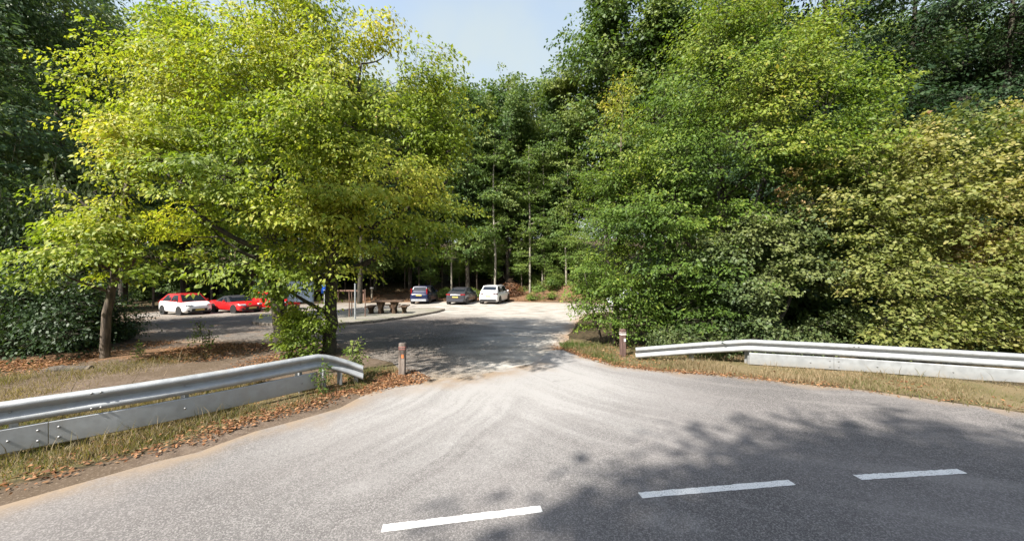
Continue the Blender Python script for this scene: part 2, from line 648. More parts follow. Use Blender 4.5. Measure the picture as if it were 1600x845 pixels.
def build_ground():
    xs = axis_coords(-600, 600, [(-600, 600, 20), (-60, 60, 2.0), (-30, 30, 0.8), (-16, 14, 0.3)])
    ys = axis_coords(-300, 700, [(-300, 700, 20), (-30, 120, 2.0), (-12, 46, 0.8), (1, 16, 0.3)])
    X, Y = np.meshgrid(xs, ys)
    P = np.c_[X.ravel(), Y.ravel()]
    Z = gz(P[:, 0], P[:, 1])
    p3 = np.c_[P, np.zeros(len(P))]
    paved = inside(P, np.array(ROAD)) | inside(P, np.array(LOT))
    dr = np.minimum(seg_dist(P, ROAD + ROAD[:1]), seg_dist(P, LOT + LOT[:1]))
    away = np.where(paved, 0.0, sstep(0.15, 1.3, dr))
    Z = Z + away * ((vnoise(p3, 0.9, 3) - .45) * 0.11 + (vnoise(p3, 0.25, 4) - .5) * .15) - np.where(paved, 0.03 * sstep(0.1, 0.6, dr), 0)
    ny, nx = X.shape
    I = np.arange(nx * ny).reshape(ny, nx)
    F = np.stack([I[:-1, :-1], I[:-1, 1:], I[1:, 1:], I[1:, :-1]], -1).reshape(-1, 4)
    me = mesh_np("ground", np.c_[P, Z], F, smooth=True)
    dL = seg_dist(P, EDGE_L)
    dRt = seg_dist(P, EDGE_R)
    grass = np.maximum(sstep(2.6, 1.2, dL) * sstep(0.3, 0.9, dL), sstep(2.6, 1.4, dRt) * sstep(.05, .35, dRt))
    grass = np.maximum(grass, .75 * sstep(1.9, .6, seg_dist(P, RAIL_L)) * sstep(.4, .8, dL))
    grass = np.maximum(grass, .6 * sstep(2.6, 1.2, np.hypot((P[:, 0] + 10.6) / 1.3, P[:, 1] - 7.0)))
    dirt = sstep(.75, .2, dL)
    dirt = np.maximum(dirt, sstep(4.6, 3.0, np.hypot((P[:, 0] + 8.0) / 1.2, P[:, 1] - 10.0)))
    dirt = np.maximum(dirt, sstep(1.4, .5, seg_dist(P, LOT[3:14])) * sstep(7, 10, P[:, 1]))
    dirt = np.maximum(dirt, sstep(1.2, .4, seg_dist(P, LOT[13:19])) * .8)
    lit = sstep(1.5, .5, np.hypot((P[:, 0] + 2.9) / 1.6, (P[:, 1] - 7.9) / .8))
    lit = np.maximum(lit, sstep(.55, .1, seg_dist(P, EDGE_R[0:6])))
    lit = np.maximum(lit, sstep(1.2, .3, seg_dist(P, [(-13, 9.8), (-11.0, 10.5), (-9.5, 11.4)])))
    lit = np.maximum(lit, sstep(2.6, 1.0, seg_dist(P, [(-14, 36.2), (-7, 37.2), (6, 35.5)])) * .9)
    for nme, arr in (("grass", grass), ("dirt", dirt), ("litter", lit)):
        a = me.attributes.new(nme, 'FLOAT', 'POINT')
        a.data.foreach_set("value", arr.astype(np.float32))
    o = link("ground", me, None, [soil_mat()])
    tag(o, "brown earth and forest floor round the car park", None, None, "structure")
    return o


def edge_attr(o, lines, w):
    me = o.data
    V = np.empty(len(me.vertices) * 3, np.float32)
    me.vertices.foreach_get("co", V)
    V = V.reshape(-1, 3)
    e = np.zeros(len(V))
    for ln, ww in lines:
        e = np.maximum(e, sstep(ww, 0.0, seg_dist(V[:, :2].astype(float), ln)))
    a = me.attributes.new("edge", 'FLOAT', 'POINT')
    a.data.foreach_set("value", e.astype(np.float32))


build_ground()
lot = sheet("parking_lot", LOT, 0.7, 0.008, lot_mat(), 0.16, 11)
tag(lot, "gravelly car park surface beyond the entrance", None, None, "structure")
edge_attr(lot, [(LOT[3:11], .9), (LOT[13:19], 1.6), (LOT[19:25], .4)], 1)
road = sheet("road", ROAD, 0.45, 0.014, road_mat(), 0.07, 21)
tag(road, "grey asphalt road dusted white at the car park entrance", None, None, "structure")
edge_attr(road, [(EDGE_L, .45), (EDGE_R[1:], .16), ([(-2.2, 7.7), (-.9, 8.3), (.5, 9.3)], .8)], 1)

# centre-line dashes, worn white paint
def paint_mat():
    g = NG("road_paint")
    n = g.noise(60.0, 4.0, 0.75)
    n2 = g.noise(7.0, 3.0, 0.6)
    f = g.math('MULTIPLY', g.map(n, 0.50, 0.62), g.map(n2, 0.32, 0.66, 0.25, 1.0))
    g.set(Base_Color=g.mix(f, (0.70, 0.69, 0.67), (0.22, 0.21, 0.205)), Roughness=0.7)
    g.bump(n, 0.3, 0.004)
    return g.m


PAINT = paint_mat()
DASH = [((-4.15, 2.62), (-2.62, 3.11)), ((-1.253, 3.40), (0.307, 3.68)), ((1.416, 3.90), (3.288, 4.14)), ((4.15, 4.24), (5.58, 4.37)), ((6.6, 4.3), (8.1, 4.05))]
for a, b in DASH:
    a = Vector((*a, 0)); b = Vector((*b, 0))
    t = (b - a).normalized(); s = Vector((-t.y, t.x, 0)) * 0.052
    rngd = random.Random(int(a.x * 100))
    m = MB()
    N = 40
    top = [a + (b - a) * i / N + s * rngd.uniform(.82, 1.08) for i in range(N + 1)]
    bot = [a + (b - a) * i / N - s * rngd.uniform(.9, 1.06) for i in range(N + 1)]
    for i in range(N):
        m.quad((bot[i].x, bot[i].y, .019), (bot[i + 1].x, bot[i + 1].y, .019), (top[i + 1].x, top[i + 1].y, .019), (top[i].x, top[i].y, .019))
    m.build("lane_marking", PAINT, road)

# raised gravel island with a kerb of setts
def island_mat():
    g = NG("island_gravel")
    n = g.noise(14.0, 5.0, 0.75)
    n2 = g.noise(1.2, 4.0, 0.6)
    c = g.mix(g.map(n, 0.3, 0.7), (0.15, 0.138, 0.112), (0.26, 0.238, 0.20))
    c = g.mix(g.map(n2, 0.5, 0.66, 0, .6), c, (0.12, 0.13, 0.05))
    g.set(Base_Color=c, Roughness=1.0)
    g.bump(n, .7, .03)
    return g.m


isl = sheet("traffic_island", ISLAND, 0.7, 0.11, island_mat(), 0.0, 31)
tag(isl, "low gravel island in the car park with a stone kerb", None, None, "structure")
KERB = plain("kerb_stone", (0.20, 0.17, 0.14), 0.95, var=.35, scale=3, bump=.4)
kerb_src = None
n_is = len(ISLAND)
for i in range(n_is):
    a = Vector((*ISLAND[i], 0)); b = Vector((*ISLAND[(i + 1) % n_is], 0))
    L = (b - a).length
    k = max(1, round(L / 0.5))
    for j in range(k):
        p = a + (b - a) * ((j + .5) / k)
        if kerb_src is None:
            m = MB(); m.box(0, 0, 0, .49, .14, .22, .015)
            o = kerb_src = m.build("kerb_stone", KERB, isl)
        else:
            o = kerb_src.copy(); COL.objects.link(o); o.parent = isl
        o.location = (p.x, p.y, gzf(p.x, p.y) + .03 + random.Random(i * 50 + j).uniform(-.012, .012))
        o.rotation_euler = (0, 0, math.atan2(b.y - a.y, b.x - a.x))
        o.scale = (L / k / .5, 1, 1)

# ------------------------------------------------------------------ materials for the things
STEEL = None
def steel_mat(name, base, rough=.55):
    g = NG(name)
    o = g.pos()
    n = g.noise(7.0, 4.0, 0.6, o)
    x, y, z = g.xyz()
    st = g.noise(1.0, 4.0, 0.6, g.comb(g.math('MULTIPLY', x, 5.0), g.math('MULTIPLY', y, 5.0), g.math('MULTIPLY', z, 0.8)))
    c = g.mix(g.map(n, 0.3, 0.7), tuple(q * .88 for q in base), tuple(min(1, q * 1.08) for q in base))
    c = g.mix(g.math('MULTIPLY', g.map(st, 0.52, 0.72), 0.30), c, (0.30, 0.28, 0.24))
    c = g.mix(g.math('MULTIPLY', g.map(z, 0.0, 0.28, 1.0, 0.0), g.map(n, .35, .65, .15, .65)), c, (0.26, 0.22, 0.17))
    g.set(Base_Color=c, Roughness=g.map(n, 0.3, 0.7, rough - .08, rough + .12), Metallic=0.35)
    return g.m


STEEL = steel_mat("galvanised_steel", (0.345, 0.358, 0.372))
BOLT = plain("bolt_steel", (0.28, 0.28, 0.28), .5, .6)
DARK = plain("dark_steel", (0.10, 0.095, 0.09), .7, .2)


def path_sampler(pts):
    P = [Vector((p[0], p[1], 0)) for p in pts]
    # Catmull-Rom
    Q = []
    for i in range(len(P) - 1):
        p0 = P[max(i - 1, 0)]; p1 = P[i]; p2 = P[i + 1]; p3 = P[min(i + 2, len(P) - 1)]
        for k in range(12):
            t = k / 12
            Q.append(.5 * ((2 * p1) + (p2 - p0) * t + (2 * p0 - 5 * p1 + 4 * p2 - p3) * t * t + (3 * p1 - p0 - 3 * p2 + p3) * t ** 3))
    Q.append(P[-1])
    s = [0.0]
    for i in range(1, len(Q)):
        s.append(s[-1] + (Q[i] - Q[i - 1]).length)
    def f(u):
        u = min(max(u, 0), s[-1])
        for i in range(1, len(s)):
            if s[i] >= u:
                t = (u - s[i - 1]) / max(s[i] - s[i - 1], 1e-6)
                return Q[i - 1].lerp(Q[i], t), (Q[i] - Q[i - 1]).normalized()
        return Q[-1], (Q[-1] - Q[-2]).normalized()
    return f, s[-1]


WPROF = [(.012, .155), (.03, .152), (.056, .142), (.074, .125), (.083, .105), (.083, .082), (.074, .062), (.045, .035), (.018, .014), (.008, 0.0),
         (.018, -.014), (.045, -.035), (.074, -.062), (.083, -.082), (.083, -.105), (.074, -.125), (.056, -.142), (.03, -.152), (.012, -.155)]


def guard_rail(name, pts, side, ztop, zpan, panel_range, joint0, joint, post_s, label, pan_top=.42):
    """side: +1 when the road lies to the left of the path direction"""
    f, L = path_sampler(pts)
    root = empty(name, (*pts[len(pts) // 2], 0), 0, label, "guardrail", "steel guardrails beside the entrance")
    base = Vector(root.location)
    def frame(u):
        p, t = f(u)
        n = Vector((-t.y, t.x, 0)) * side
        return p - base, t, n
    # beams
    js = [0.0]
    u = joint0
    while u < L - .6:
        js.append(u); u += joint
    js.append(L)
    for k in range(len(js) - 1):
        a, b = js[k], min(js[k + 1] + (.16 if k < len(js) - 2 else 0), L)
        ex = .004 if k % 2 else 0.0
        n = max(4, int((b - a) / .15))
        m = MB()
        W = len(WPROF)
        rows = []
        for i in range(n + 1):
            u = a + (b - a) * i / n
            p, t, nn = frame(u)
            zt = ztop(u)
            row = []
            for (o, dz) in WPROF:
                q = p + nn * (o + ex); row.append((q.x, q.y, zt - .155 + dz))
            for (o, dz) in reversed(WPROF):
                q = p + nn * (o + ex - .006); row.append((q.x, q.y, zt - .155 + dz * .985))
            rows.append(row)
        M = 2 * W
        for row in rows: m.v += row
        for i in range(n):
            for j in range(M):
                j2 = (j + 1) % M
                m.f.append((i * M + j, i * M + j2, (i + 1) * M + j2, (i + 1) * M + j))
        for i in (0, n):
            for j in range(W - 1):
                m.f.append((i * M + j, i * M + j + 1, i * M + M - 2 - j, i * M + M - 1 - j))
        m.build("rail_beam", STEEL, root, True)
    # lower panels
    a0, b0 = panel_range
    pj = [a0]
    u = joint0 - .35
    while u < b0 - .5:
        if u > a0 + .5: pj.append(u)
        u += joint
    pj.append(b0)
    for k in range(len(pj) - 1):
        a, b = pj[k], pj[k + 1] - .008
        n = max(3, int((b - a) / .2))
        m = MB()
        prof = [(0.0, zpan), (.028, zpan + .012), (.03, zpan + .02), (.03, pan_top - .012), (.024, pan_top - .002), (0.0, pan_top)]
        M = len(prof)
        for i in range(n + 1):
            p, t, nn = frame(a + (b - a) * i / n)
            for o, z in prof:
                q = p + nn * (o + .05); m.v.append((q.x, q.y, z))
        for i in range(n):
            for j in range(M):
                j2 = (j + 1) % M
                m.f.append((i * M + j, i * M + j2, (i + 1) * M + j2, (i + 1) * M + j))
        m.f.append(tuple(range(M))); m.f.append(tuple(n * M + j for j in range(M)))
        m.build("lower_panel", STEEL, root)
    # posts and spacers
    for u in post_s:
        p, t, nn = frame(u)
        zt = ztop(u)
        rot = Matrix(((t.x, nn.x, 0), (t.y, nn.y, 0), (0, 0, 1)))
        m = MB()
        q = p - nn * .10
        hz = zt - .06
        m.box(q.x, q.y, (hz - .3) / 2, .008, .10, hz + .3, 0, rot)
        for dx in (-.05, .05):
            c = q + t * (dx * .5 + .0) + nn * (.046 if dx > 0 else -.046)
            m.box(c.x, c.y, (hz - .3) / 2 + .001, .05, .008, hz + .3, 0, rot)
        m.build("post", STEEL, root)
        m = MB()
        c = p - nn * .028
        m.box(c.x, c.y, zt - .155, .09, .055, .16, .006, rot)
        m.build("spacer", DARK, root)
    # bolts
    src = None
    def bolt(u, z, o):
        nonlocal src
        p, t, nn = frame(u)
        q = p + nn * o
        if src is None:
            m = MB(); m.lathe([(.016, 0), (.016, .008), (.011, .014), (.004, .016)], 8, 'y')
            b = src = m.build("bolt", BOLT, root)
        else:
            b = src.copy(); COL.objects.link(b); b.parent = root
        b.location = (q.x, q.y, z)
        b.rotation_euler = (0, 0, math.atan2(nn.y, nn.x) - math.pi / 2)
    for u in js[1:-1]:
        for du in (.04, .13):
            for dz in (-.045, -.265):
                bolt(u + du, ztop(u) + dz, .085)
    for u in post_s:
        bolt(u, ztop(u) - .155, .010)
        if a0 < u < b0: bolt(u, (zpan + pan_top) / 2, .081)
    for u in pj[1:-1]:
        for du in (-.09, .09):
            for dz in (.07, -.07):
                bolt(u + du, (zpan + pan_top) / 2 + dz, .081)
    return root


fL, LL = path_sampler(RAIL_L)
fR, LR = path_sampler(RAIL_R)
def u_of(f, L, x):
    best = min(range(400), key=lambda i: abs(f(L * i / 399)[0].x - x))
    return L * best / 399
uk = u_of(fL, LL, -4.0)
guard_rail("guardrail", RAIL_L, -1, lambda u: .83 - .05 * min(1, max(0, (u - 5) / 4)) - .36 * min(1, max(0, (u - uk) / (LL - uk))) ** 1.25, .10,
           (0.0, uk - .02), u_of(fL, LL, -6.12) - 4 * .85 * 2, 3.4, [u for u in np.arange(u_of(fL, LL, -6.66) - 1.7 * 5, uk, 1.7)] + [uk + .12, uk + .42, uk + .72],
           "grey steel guardrail on the left with its end curving down behind the bollard", .43)
ukr = u_of(fR, LR, 6.2)
guard_rail("guardrail", RAIL_R, -1, lambda u: .70 - .38 * min(1, max(0, (ukr - u) / ukr)), .05,
           (ukr, LR), u_of(fR, LR, 8.3), 4.0, [u for u in np.arange(ukr - 1.33 * 2, LR, 1.33)],
           "bright white guardrail on the right running in front of the big shrubs", .36)

# ------------------------------------------------------------------ bollards
WOOD_L = bark_mat("weathered_wood", (0.13, 0.10, 0.082), (0.27, 0.225, 0.195), mossy=0.0)
WOOD_R = bark_mat("brown_wood", (0.085, 0.05, 0.042), (0.15, 0.092, 0.078), mossy=0.0)
BAND_R = plain("red_band", (0.36, 0.13, 0.11), .5)
BAND_W = plain("white_band", (0.78, 0.74, 0.72), .5)
ORANGE = plain("orange_reflector", (0.85, 0.27, 0.10), .3)
WHITE = plain("white_paint", (0.8, 0.8, 0.8), .4)


def bollard(x, y, h, wood, bands, stick, sx, label, lean=0):
    root = empty("bollard", (x, y, 0), .1, label, "bollard", "wooden bollards either side of the entrance")
    root.rotation_euler = (0, lean, .08)
    m = MB(); m.box(0, 0, h / 2 - .1, .15, .15, h + .2, .012)
    m.build("post", wood, root)
    for z, hh, mat in bands:
        b = MB(); b.box(0, 0, z, .156, .156, hh, .004); b.build("band", mat, root)
    s = MB(); s.box(sx, -.078, h * .60, .055, .010, .085, .003); s.build("reflector", stick, root)
    return root


bollard(-2.635, 8.46, .77, WOOD_L, [(.675, .022, BAND_R), (.625, .022, BAND_R)], ORANGE, .02, "weathered grey wooden bollard with red rings beside the left guardrail end", .01)
bollard(3.27, 10.4, .77, WOOD_R, [(.625, .028, BAND_W), (.68, .012, BAND_W)], WHITE, .035, "dark brown wooden bollard with white rings in front of the hornbeam", -.012)

# ------------------------------------------------------------------ trees
def leaf_geo(pos, ax, nr, ln, wd, near):
    n = len(pos)
    nr = nrm(nr - (nr * ax).sum(1, keepdims=True) * ax)
    sd = np.cross(ax, nr)
    ln = ln[:, None]; wd = wd[:, None]
    if near:
        V = np.stack([pos, pos + ax * ln * .42 + sd * wd * .5 + nr * ln * .07, pos + ax * ln * .42 - sd * wd * .5 + nr * ln * .07,
                      pos + ax * ln * .5, pos + ax * ln - nr * ln * .12], 1)
        T = np.array([(0, 1, 3), (0, 3, 2), (1, 4, 3), (3, 4, 2)])
    else:
        V = np.stack([pos, pos + ax * ln * .45 + sd * wd * .5, pos + ax * ln * .45 - sd * wd * .5, pos + ax * ln - nr * ln * .14], 1)
        T = np.array([(0, 1, 2), (1, 3, 2)])
    k = V.shape[1]
    F = (T[None] + (np.arange(n) * k)[:, None, None]).reshape(-1, 3)
    return V.reshape(-1, 3), F, len(T)


def sprays(rng, C, D, L, W, n, leaf, droop=.35, tilt=.45, flat=.05):
    m = len(C)
    u = rng.uniform(-.5, .55, (m, n, 1)); v = rng.uniform(-1, 1, (m, n, 1))
    up = np.array([0, 0, 1.0])
    S = nrm(np.cross(D, up))
    N = nrm(np.cross(S, D))
    env = np.sqrt(np.clip(1 - (1.75 * u) ** 2, .08, 1))
    roll = rng.normal(0, .22, (m, 1, 1))
    Sb = S[:, None] ; Nb = N[:, None]
    S2 = Sb * np.cos(roll) + Nb * np.sin(roll)
    N2 = Nb * np.cos(roll) - Sb * np.sin(roll)
    Ls = L * rng.uniform(.7, 1.3, (m, 1, 1)); Ws = W * rng.uniform(.7, 1.3, (m, 1, 1))
    p = C[:, None] + D[:, None] * u * Ls + S2 * v * Ws * env + N2 * rng.normal(0, flat, (m, n, 1))
    p = p - up * (droop * (.30 * (u + .5) ** 2 * Ls + .25 * v * v * Ws))
    ax = nrm(D[:, None] * .6 + S2 * np.sign(v) * .65 + rng.normal(0, .35, (m, n, 3)) - up * droop * rng.uniform(.5, 2.0, (m, n, 1)))
    nr = nrm(N2 * .75 + D[:, None] * np.array([1, 1, .2]) * .55 + rng.normal(0, tilt, (m, n, 3)))
    s = leaf * rng.uniform(.5, 1.35, (m, n)) * rng.uniform(.8, 1.15, (m, 1))
    return p.reshape(-1, 3), ax.reshape(-1, 3), nr.reshape(-1, 3), s.ravel()


def tubes_np(P0, P1, P2, r0, r2, sides=3):
    """many thin three-point twigs at once"""
    m = len(P0)
    t = nrm(P2 - P0)
    a = nrm(np.cross(t, np.array([.31, .17, .93])))
    b = np.cross(t, a)
    V = []
    for P, r in ((P0, r0), (P1, (r0 + r2) / 2), (P2, r2)):
        for s in range(sides):
            q = 2 * math.pi * s / sides
            V.append(P + (a * math.cos(q) + b * math.sin(q)) * np.asarray(r).reshape(-1, 1))
    V = np.stack(V, 1).reshape(-1, 3)
    T = []
    for k in range(2):
        for s in range(sides):
            s2 = (s + 1) % sides
            T.append((k * sides + s, k * sides + s2, (k + 1) * sides + s2, (k + 1) * sides + s))
    F = (np.array(T)[None] + (np.arange(m) * 3 * sides)[:, None, None]).reshape(-1, 4)
    return V, F


def bez(a, b, c, n):
    t = np.linspace(0, 1, n)[:, None]
    return (1 - t) ** 2 * a + 2 * t * (1 - t) * b + t * t * c


def tree_meshes(seed, trunks, lobes, n_sprays, per, leaf, spray, near=True, layer=0.0, gap=.36, droop=.35, tilt=.45,
                rise=.1, aspect=.5, limb_r=.45, sub=7, hue0=.45, hue_h=.25, hue_n=.35, shell=.42, flat=.05, gscale=.45, jag=.12):
    """trunks: list of (points, radii); lobes: (x,y,z,rx,ry,rz[,w]). Returns trunk mesh, crown mesh"""
    rng = np.random.default_rng(seed)
    wood = MB()
    nodes, nrad = [], []
    for pts, rad in trunks:
        pts = np.array(pts, float)
        t = np.linspace(0, 1, len(pts)); tt = np.linspace(0, 1, len(pts) * 4)
        sm = np.stack([np.interp(tt, t, pts[:, k]) for k in range(3)], 1)
        sm[1:-1] = (sm[:-2] + 2 * sm[1:-1] + sm[2:]) / 4
        sm[1:-1] += rng.normal(0, .015, sm[1:-1].shape) * np.array([1, 1, 0])
        rr = np.interp(tt, t, rad)
        rr[0] *= 1.35
        wood.tube(sm, list(rr), 9)
        nodes += list(sm[len(sm) // 5:]); nrad += list(rr[len(sm) // 5:])
    trunk_nodes = np.array(nodes); trunk_rad = np.array(nrad)
    lobes = [tuple(l) + (1.0,) * (7 - len(l)) for l in lobes]
    vol = np.array([l[3] * l[4] * l[5] * l[6] for l in lobes]) ** .8
    cnt = (vol / vol.sum() * n_sprays).astype(int) + 1
    lc = np.array([l[:3] for l in lobes]); lr = np.array([l[3:6] for l in lobes])
    allC, allD = [], []
    for li, (l, c) in enumerate(zip(lobes, cnt)):
        o = np.array(l[:3]); r = np.array(l[3:6])
        k = int(c * 2.2)
        d = nrm(rng.normal(0, 1, (k, 3)))
        rad = rng.uniform(0, 1, (k, 1)) ** shell
        P = o + d * rad * r * (1 + jag * (rng.uniform(-1, 1, (k, 1)) + 2 * (vnoise(o + d * r, .6, seed + li)[:, None] - .5)))
        if layer:
            tilt_out = -.10 * np.hypot(P[:, 0] - o[0], P[:, 1] - o[1])
            zz = P[:, 2] - tilt_out + .5 * (vnoise(P * np.array([1, 1, .2]), .35, seed + 9) - .5)
            zq = np.round(zz / layer) * layer + rng.normal(0, layer * .19, k)
            P[:, 2] = zq + tilt_out
        keep = vnoise(P, gscale, seed + 3) > gap * rng.uniform(.75, 1.2, k)
        P = P[keep][:c]
        # limb to the lobe
        dz = o[2] - trunk_nodes[:, 2]
        hd = np.hypot(o[0] - trunk_nodes[:, 0], o[1] - trunk_nodes[:, 1])
        cost = np.abs(dz - hd * .55) + .35 * hd
        b = int(np.argmin(cost))
        s0 = trunk_nodes[b]
        midp = (s0 + o) / 2 + np.array([0, 0, -.12 * np.linalg.norm(o - s0)]) + rng.normal(0, .12, 3)
        limb = bez(s0, midp, o, 8)
        lrad = min(trunk_rad[b] * limb_r, .03 + .035 * np.linalg.norm(o - s0)) + .008
        wood.tube(limb, list(np.linspace(lrad, lrad * .4, 8)), 6, False)
        nd = list(limb[2:]); ndr = list(np.linspace(lrad, lrad * .4, 8)[2:])
        if len(P) > sub:
            pick = P[rng.choice(len(P), sub, replace=False)]
            for q in pick:
                A = np.array(nd)
                j = int(np.argmin(np.linalg.norm(A - q, axis=1) + .5 * np.maximum(0, A[:, 2] - q[2])))
                e = A[j] + (q - A[j]) * .9
                md = (A[j] + e) / 2 + np.array([0, 0, .06]) + rng.normal(0, .08, 3)
                br = bez(A[j], md, e, 6)
                r0 = min(ndr[j] * .7, .05)
                wood.tube(br, list(np.linspace(r0, max(r0 * .35, .005), 6)), 5, False)
                nd += list(br[2:]); ndr += list(np.linspace(r0, max(r0 * .35, .005), 6)[2:])
        nd = np.array(nd); ndr = np.array(ndr)
        if len(P):
            dist = np.linalg.norm(P[:, None] - nd[None], axis=2) + .6 * np.maximum(0, nd[None, :, 2] - P[:, None, 2])
            j = np.argmin(dist, 1)
            B = nd[j]
            out = P - (o * .55 + np.array([*trunk_nodes[b][:2], o[2]]) * .45)
            out = nrm(out * np.array([1, 1, .25]) + rng.normal(0, .25, P.shape)) + np.array([0, 0, rise])
            out = nrm(out)
            allC.append(P); allD.append(out)
            md = (B + P) / 2 + np.array([0, 0, .05])
            e = P + out * spray * .35
            allT = tubes_np(B, md, e, np.minimum(ndr[j] * .45, .014), np.full(len(P), .003))
            i0 = len(wood.v)
            wood.v += [tuple(q) for q in allT[0].tolist()]
            wood.f += [tuple(i0 + k for k in q) for q in allT[1].tolist()]
    C = np.concatenate(allC); D = np.concatenate(allD)
    p, ax, nr, s = sprays(rng, C, D, spray, spray * .42, per, leaf, droop, tilt, flat)
    V, F, k = leaf_geo(p, ax, nr, s, s * aspect, near)
    zlo, zhi = p[:, 2].min(), p[:, 2].max()
    h = hue0 + hue_h * ((p[:, 2] - zlo) / (zhi - zlo) - .5) + hue_n * (vnoise(p, .55, seed + 40) - .5) * 1.6 + rng.normal(0, .09, len(p))
    rare = rng.uniform(0, 1, len(p)) < .02
    h = np.where(rare, h + .25, h)
    hue = np.repeat(np.clip(h, 0, 1), k)
    crown = mesh_np("crown", V, F, hue)
    tw = bpy.data.meshes.new("trunk")
    tw.from_pydata(wood.v, [], wood.f)
    tw.polygons.foreach_set("use_smooth", [True] * len(tw.polygons))
    tw.update()
    return tw, crown


def tree(name, loc, meshes, mats, label, cat="tree", group=None, rz=0.0, sc=(1, 1, 1)):
    root = empty(name, loc, rz, label, cat, group)
    root.scale = sc
    for nm, me, m in (("trunk", meshes[0], mats[0]), ("crown", meshes[1], mats[1])):
        if not me.materials: me.materials.append(m)
        o = link(nm, me, root)
    return root


# leaf colours run from the dark green of a leaf's prime to the yellow of early autumn
LF_YEL = leaf_mat("yellowing_leaf", [(0.0, (0.079, 0.128, 0.022)), (0.35, (0.189, 0.250, 0.034)), (0.6, (0.336, 0.348, 0.051)), (0.85, (0.476, 0.409, 0.086)), (1.0, (0.488, 0.305, 0.110))], .38)
LF_GRN = leaf_mat("hornbeam_leaf", [(0.0, (0.045, 0.085, 0.020)), (0.4, (0.104, 0.168, 0.028)), (0.7, (0.218, 0.260, 0.042)), (1.0, (0.389, 0.319, 0.077))], .35)
LF_OLV = leaf_mat("olive_leaf", [(0.0, (0.08, 0.115, 0.032)), (0.35, (0.19, 0.21, 0.06)), (0.65, (0.31, 0.28, 0.10)), (0.88, (0.36, 0.26, 0.125)), (1.0, (0.30, 0.17, 0.09))], .34)
LF_MAP = leaf_mat("maple_leaf", [(0.0, (0.030, 0.056, 0.025)), (0.5, (0.075, 0.111, 0.041)), (1.0, (0.159, 0.178, 0.056))], .28, .5, .3)
LF_DRK = leaf_mat("dark_leaf", [(0.0, (0.03, 0.06, 0.026)), (0.5, (0.075, 0.125, 0.046)), (1.0, (0.15, 0.18, 0.06))], .3, .5, .25)
LF_FOR = leaf_mat("forest_leaf", [(0.0, (0.035, 0.071, 0.022)), (0.5, (0.094, 0.147, 0.038)), (1.0, (0.189, 0.224, 0.059))], .3)
LF_SAP = leaf_mat("sapling_leaf", [(0.0, (0.055, 0.10, 0.022)), (0.5, (0.12, 0.185, 0.036)), (1.0, (0.20, 0.23, 0.055))], .35)
LF_BRN = leaf_mat("dead_leaf", [(0.0, (0.085, 0.042, 0.024)), (0.35, (0.20, 0.09, 0.042)), (0.65, (0.30, 0.155, 0.075)), (0.85, (0.33, 0.22, 0.13)), (1.0, (0.42, 0.34, 0.24))], .15, .7, .2)
BARK = bark_mat("grey_brown_bark", (0.045, 0.034, 0.026), (0.15, 0.115, 0.085), mossy=.5)
BARK_D = bark_mat("dark_bark", (0.022, 0.018, 0.014), (0.075, 0.06, 0.045), mossy=.4)
BARK_P = bark_mat("pale_bark", (0.16, 0.145, 0.115), (0.34, 0.31, 0.25), mossy=.25)

# --- the yellowing trees left of the entrance
tm = tree_meshes(1, [([(0, 0, -.3), (.05, 0, 1.2), (.25, .1, 2.6), (.45, .1, 4.2), (.6, .2, 6.0), (.7, .3, 7.2)], [.112, .10, .09, .075, .055, .02])],
                 [(.5, -.5, 4.0, 1.7, 1.6, 1.0), (-.3, .1, 3.1, 1.1, 1.2, .7), (1.4, -.4, 3.0, 1.4, 1.3, .7), (1.2, -.3, 5.2, 1.7, 1.7, 1.1), (.9, .6, 6.1, 1.3, 1.5, .8), (-.2, -.6, 2.3, .9, .8, .45), (.4, -.9, 3.0, 1.2, 1.0, .5), (-.5, -.3, 4.6, .9, .9, .7)],
                 800, 38, .122, .85, True, .62, .47, .55, .45, .05, .52, hue0=.44, gscale=.75, limb_r=.6)
tree("cherry_tree", (-11.45, 9.9, 0), tm, (BARK, LF_YEL), "small yellow-green tree with a bare leaning trunk at the left edge")

tm = tree_meshes(2, [([(0, 0, -.3), (-.1, 0, .8), (-.25, 0, 1.8), (-.55, .1, 3.2), (-.45, .1, 4.8), (-.1, 0, 6.6), (.25, 0, 8.4), (.5, .1, 10.2)], [.24, .21, .19, .17, .14, .11, .08, .03]),
                     ([(-.45, .1, 3.0), (-1.1, .2, 4.6), (-1.7, .2, 6.3), (-2.1, .3, 8.2)], [.11, .09, .07, .03]), ([(-1.1, .2, 4.4), (-2.6, .4, 5.9), (-4.0, .5, 7.4), (-5.0, .6, 9.0)], [.08, .07, .05, .02])],
                 [(.3, -1.1, 2.3, 1.0, .8, .35), (-.7, -.9, 2.6, .9, .8, .35), (-1.4, -.8, 3.5, 1.9, 1.7, .9), (.2, -1.5, 2.9, 1.5, 1.5, .7), (-2.8, -.2, 4.5, 2.0, 1.8, 1.1), (-.8, -1.3, 5.2, 2.3, 2.0, 1.2), (1.2, -.6, 4.5, 1.7, 1.7, 1.1),
                  (-2.6, .1, 6.6, 2.3, 2.0, 1.5), (-.3, -.4, 7.2, 2.3, 2.1, 1.5), (-3.3, .5, 8.6, 2.0, 1.9, 1.4), (-1.2, .2, 9.4, 2.1, 2.0, 1.5), (.9, .3, 9.5, 1.6, 1.7, 1.6), (-4.3, -.1, 6.0, 1.3, 1.3, 1.0), (-2.0, .6, 11.0, 2.0, 1.8, 1.3), (.6, .4, 11.4, 1.5, 1.5, 1.2),
                  (-5.0, .4, 7.4, 1.5, 1.5, 1.0), (-5.6, .7, 8.9, 1.5, 1.6, 1.1), (-4.6, .8, 10.3, 1.6, 1.6, 1.2)],
                 1800, 38, .125, .95, True, .66, .49, .55, .45, .05, .52, hue0=.43, gscale=.7, limb_r=.62)
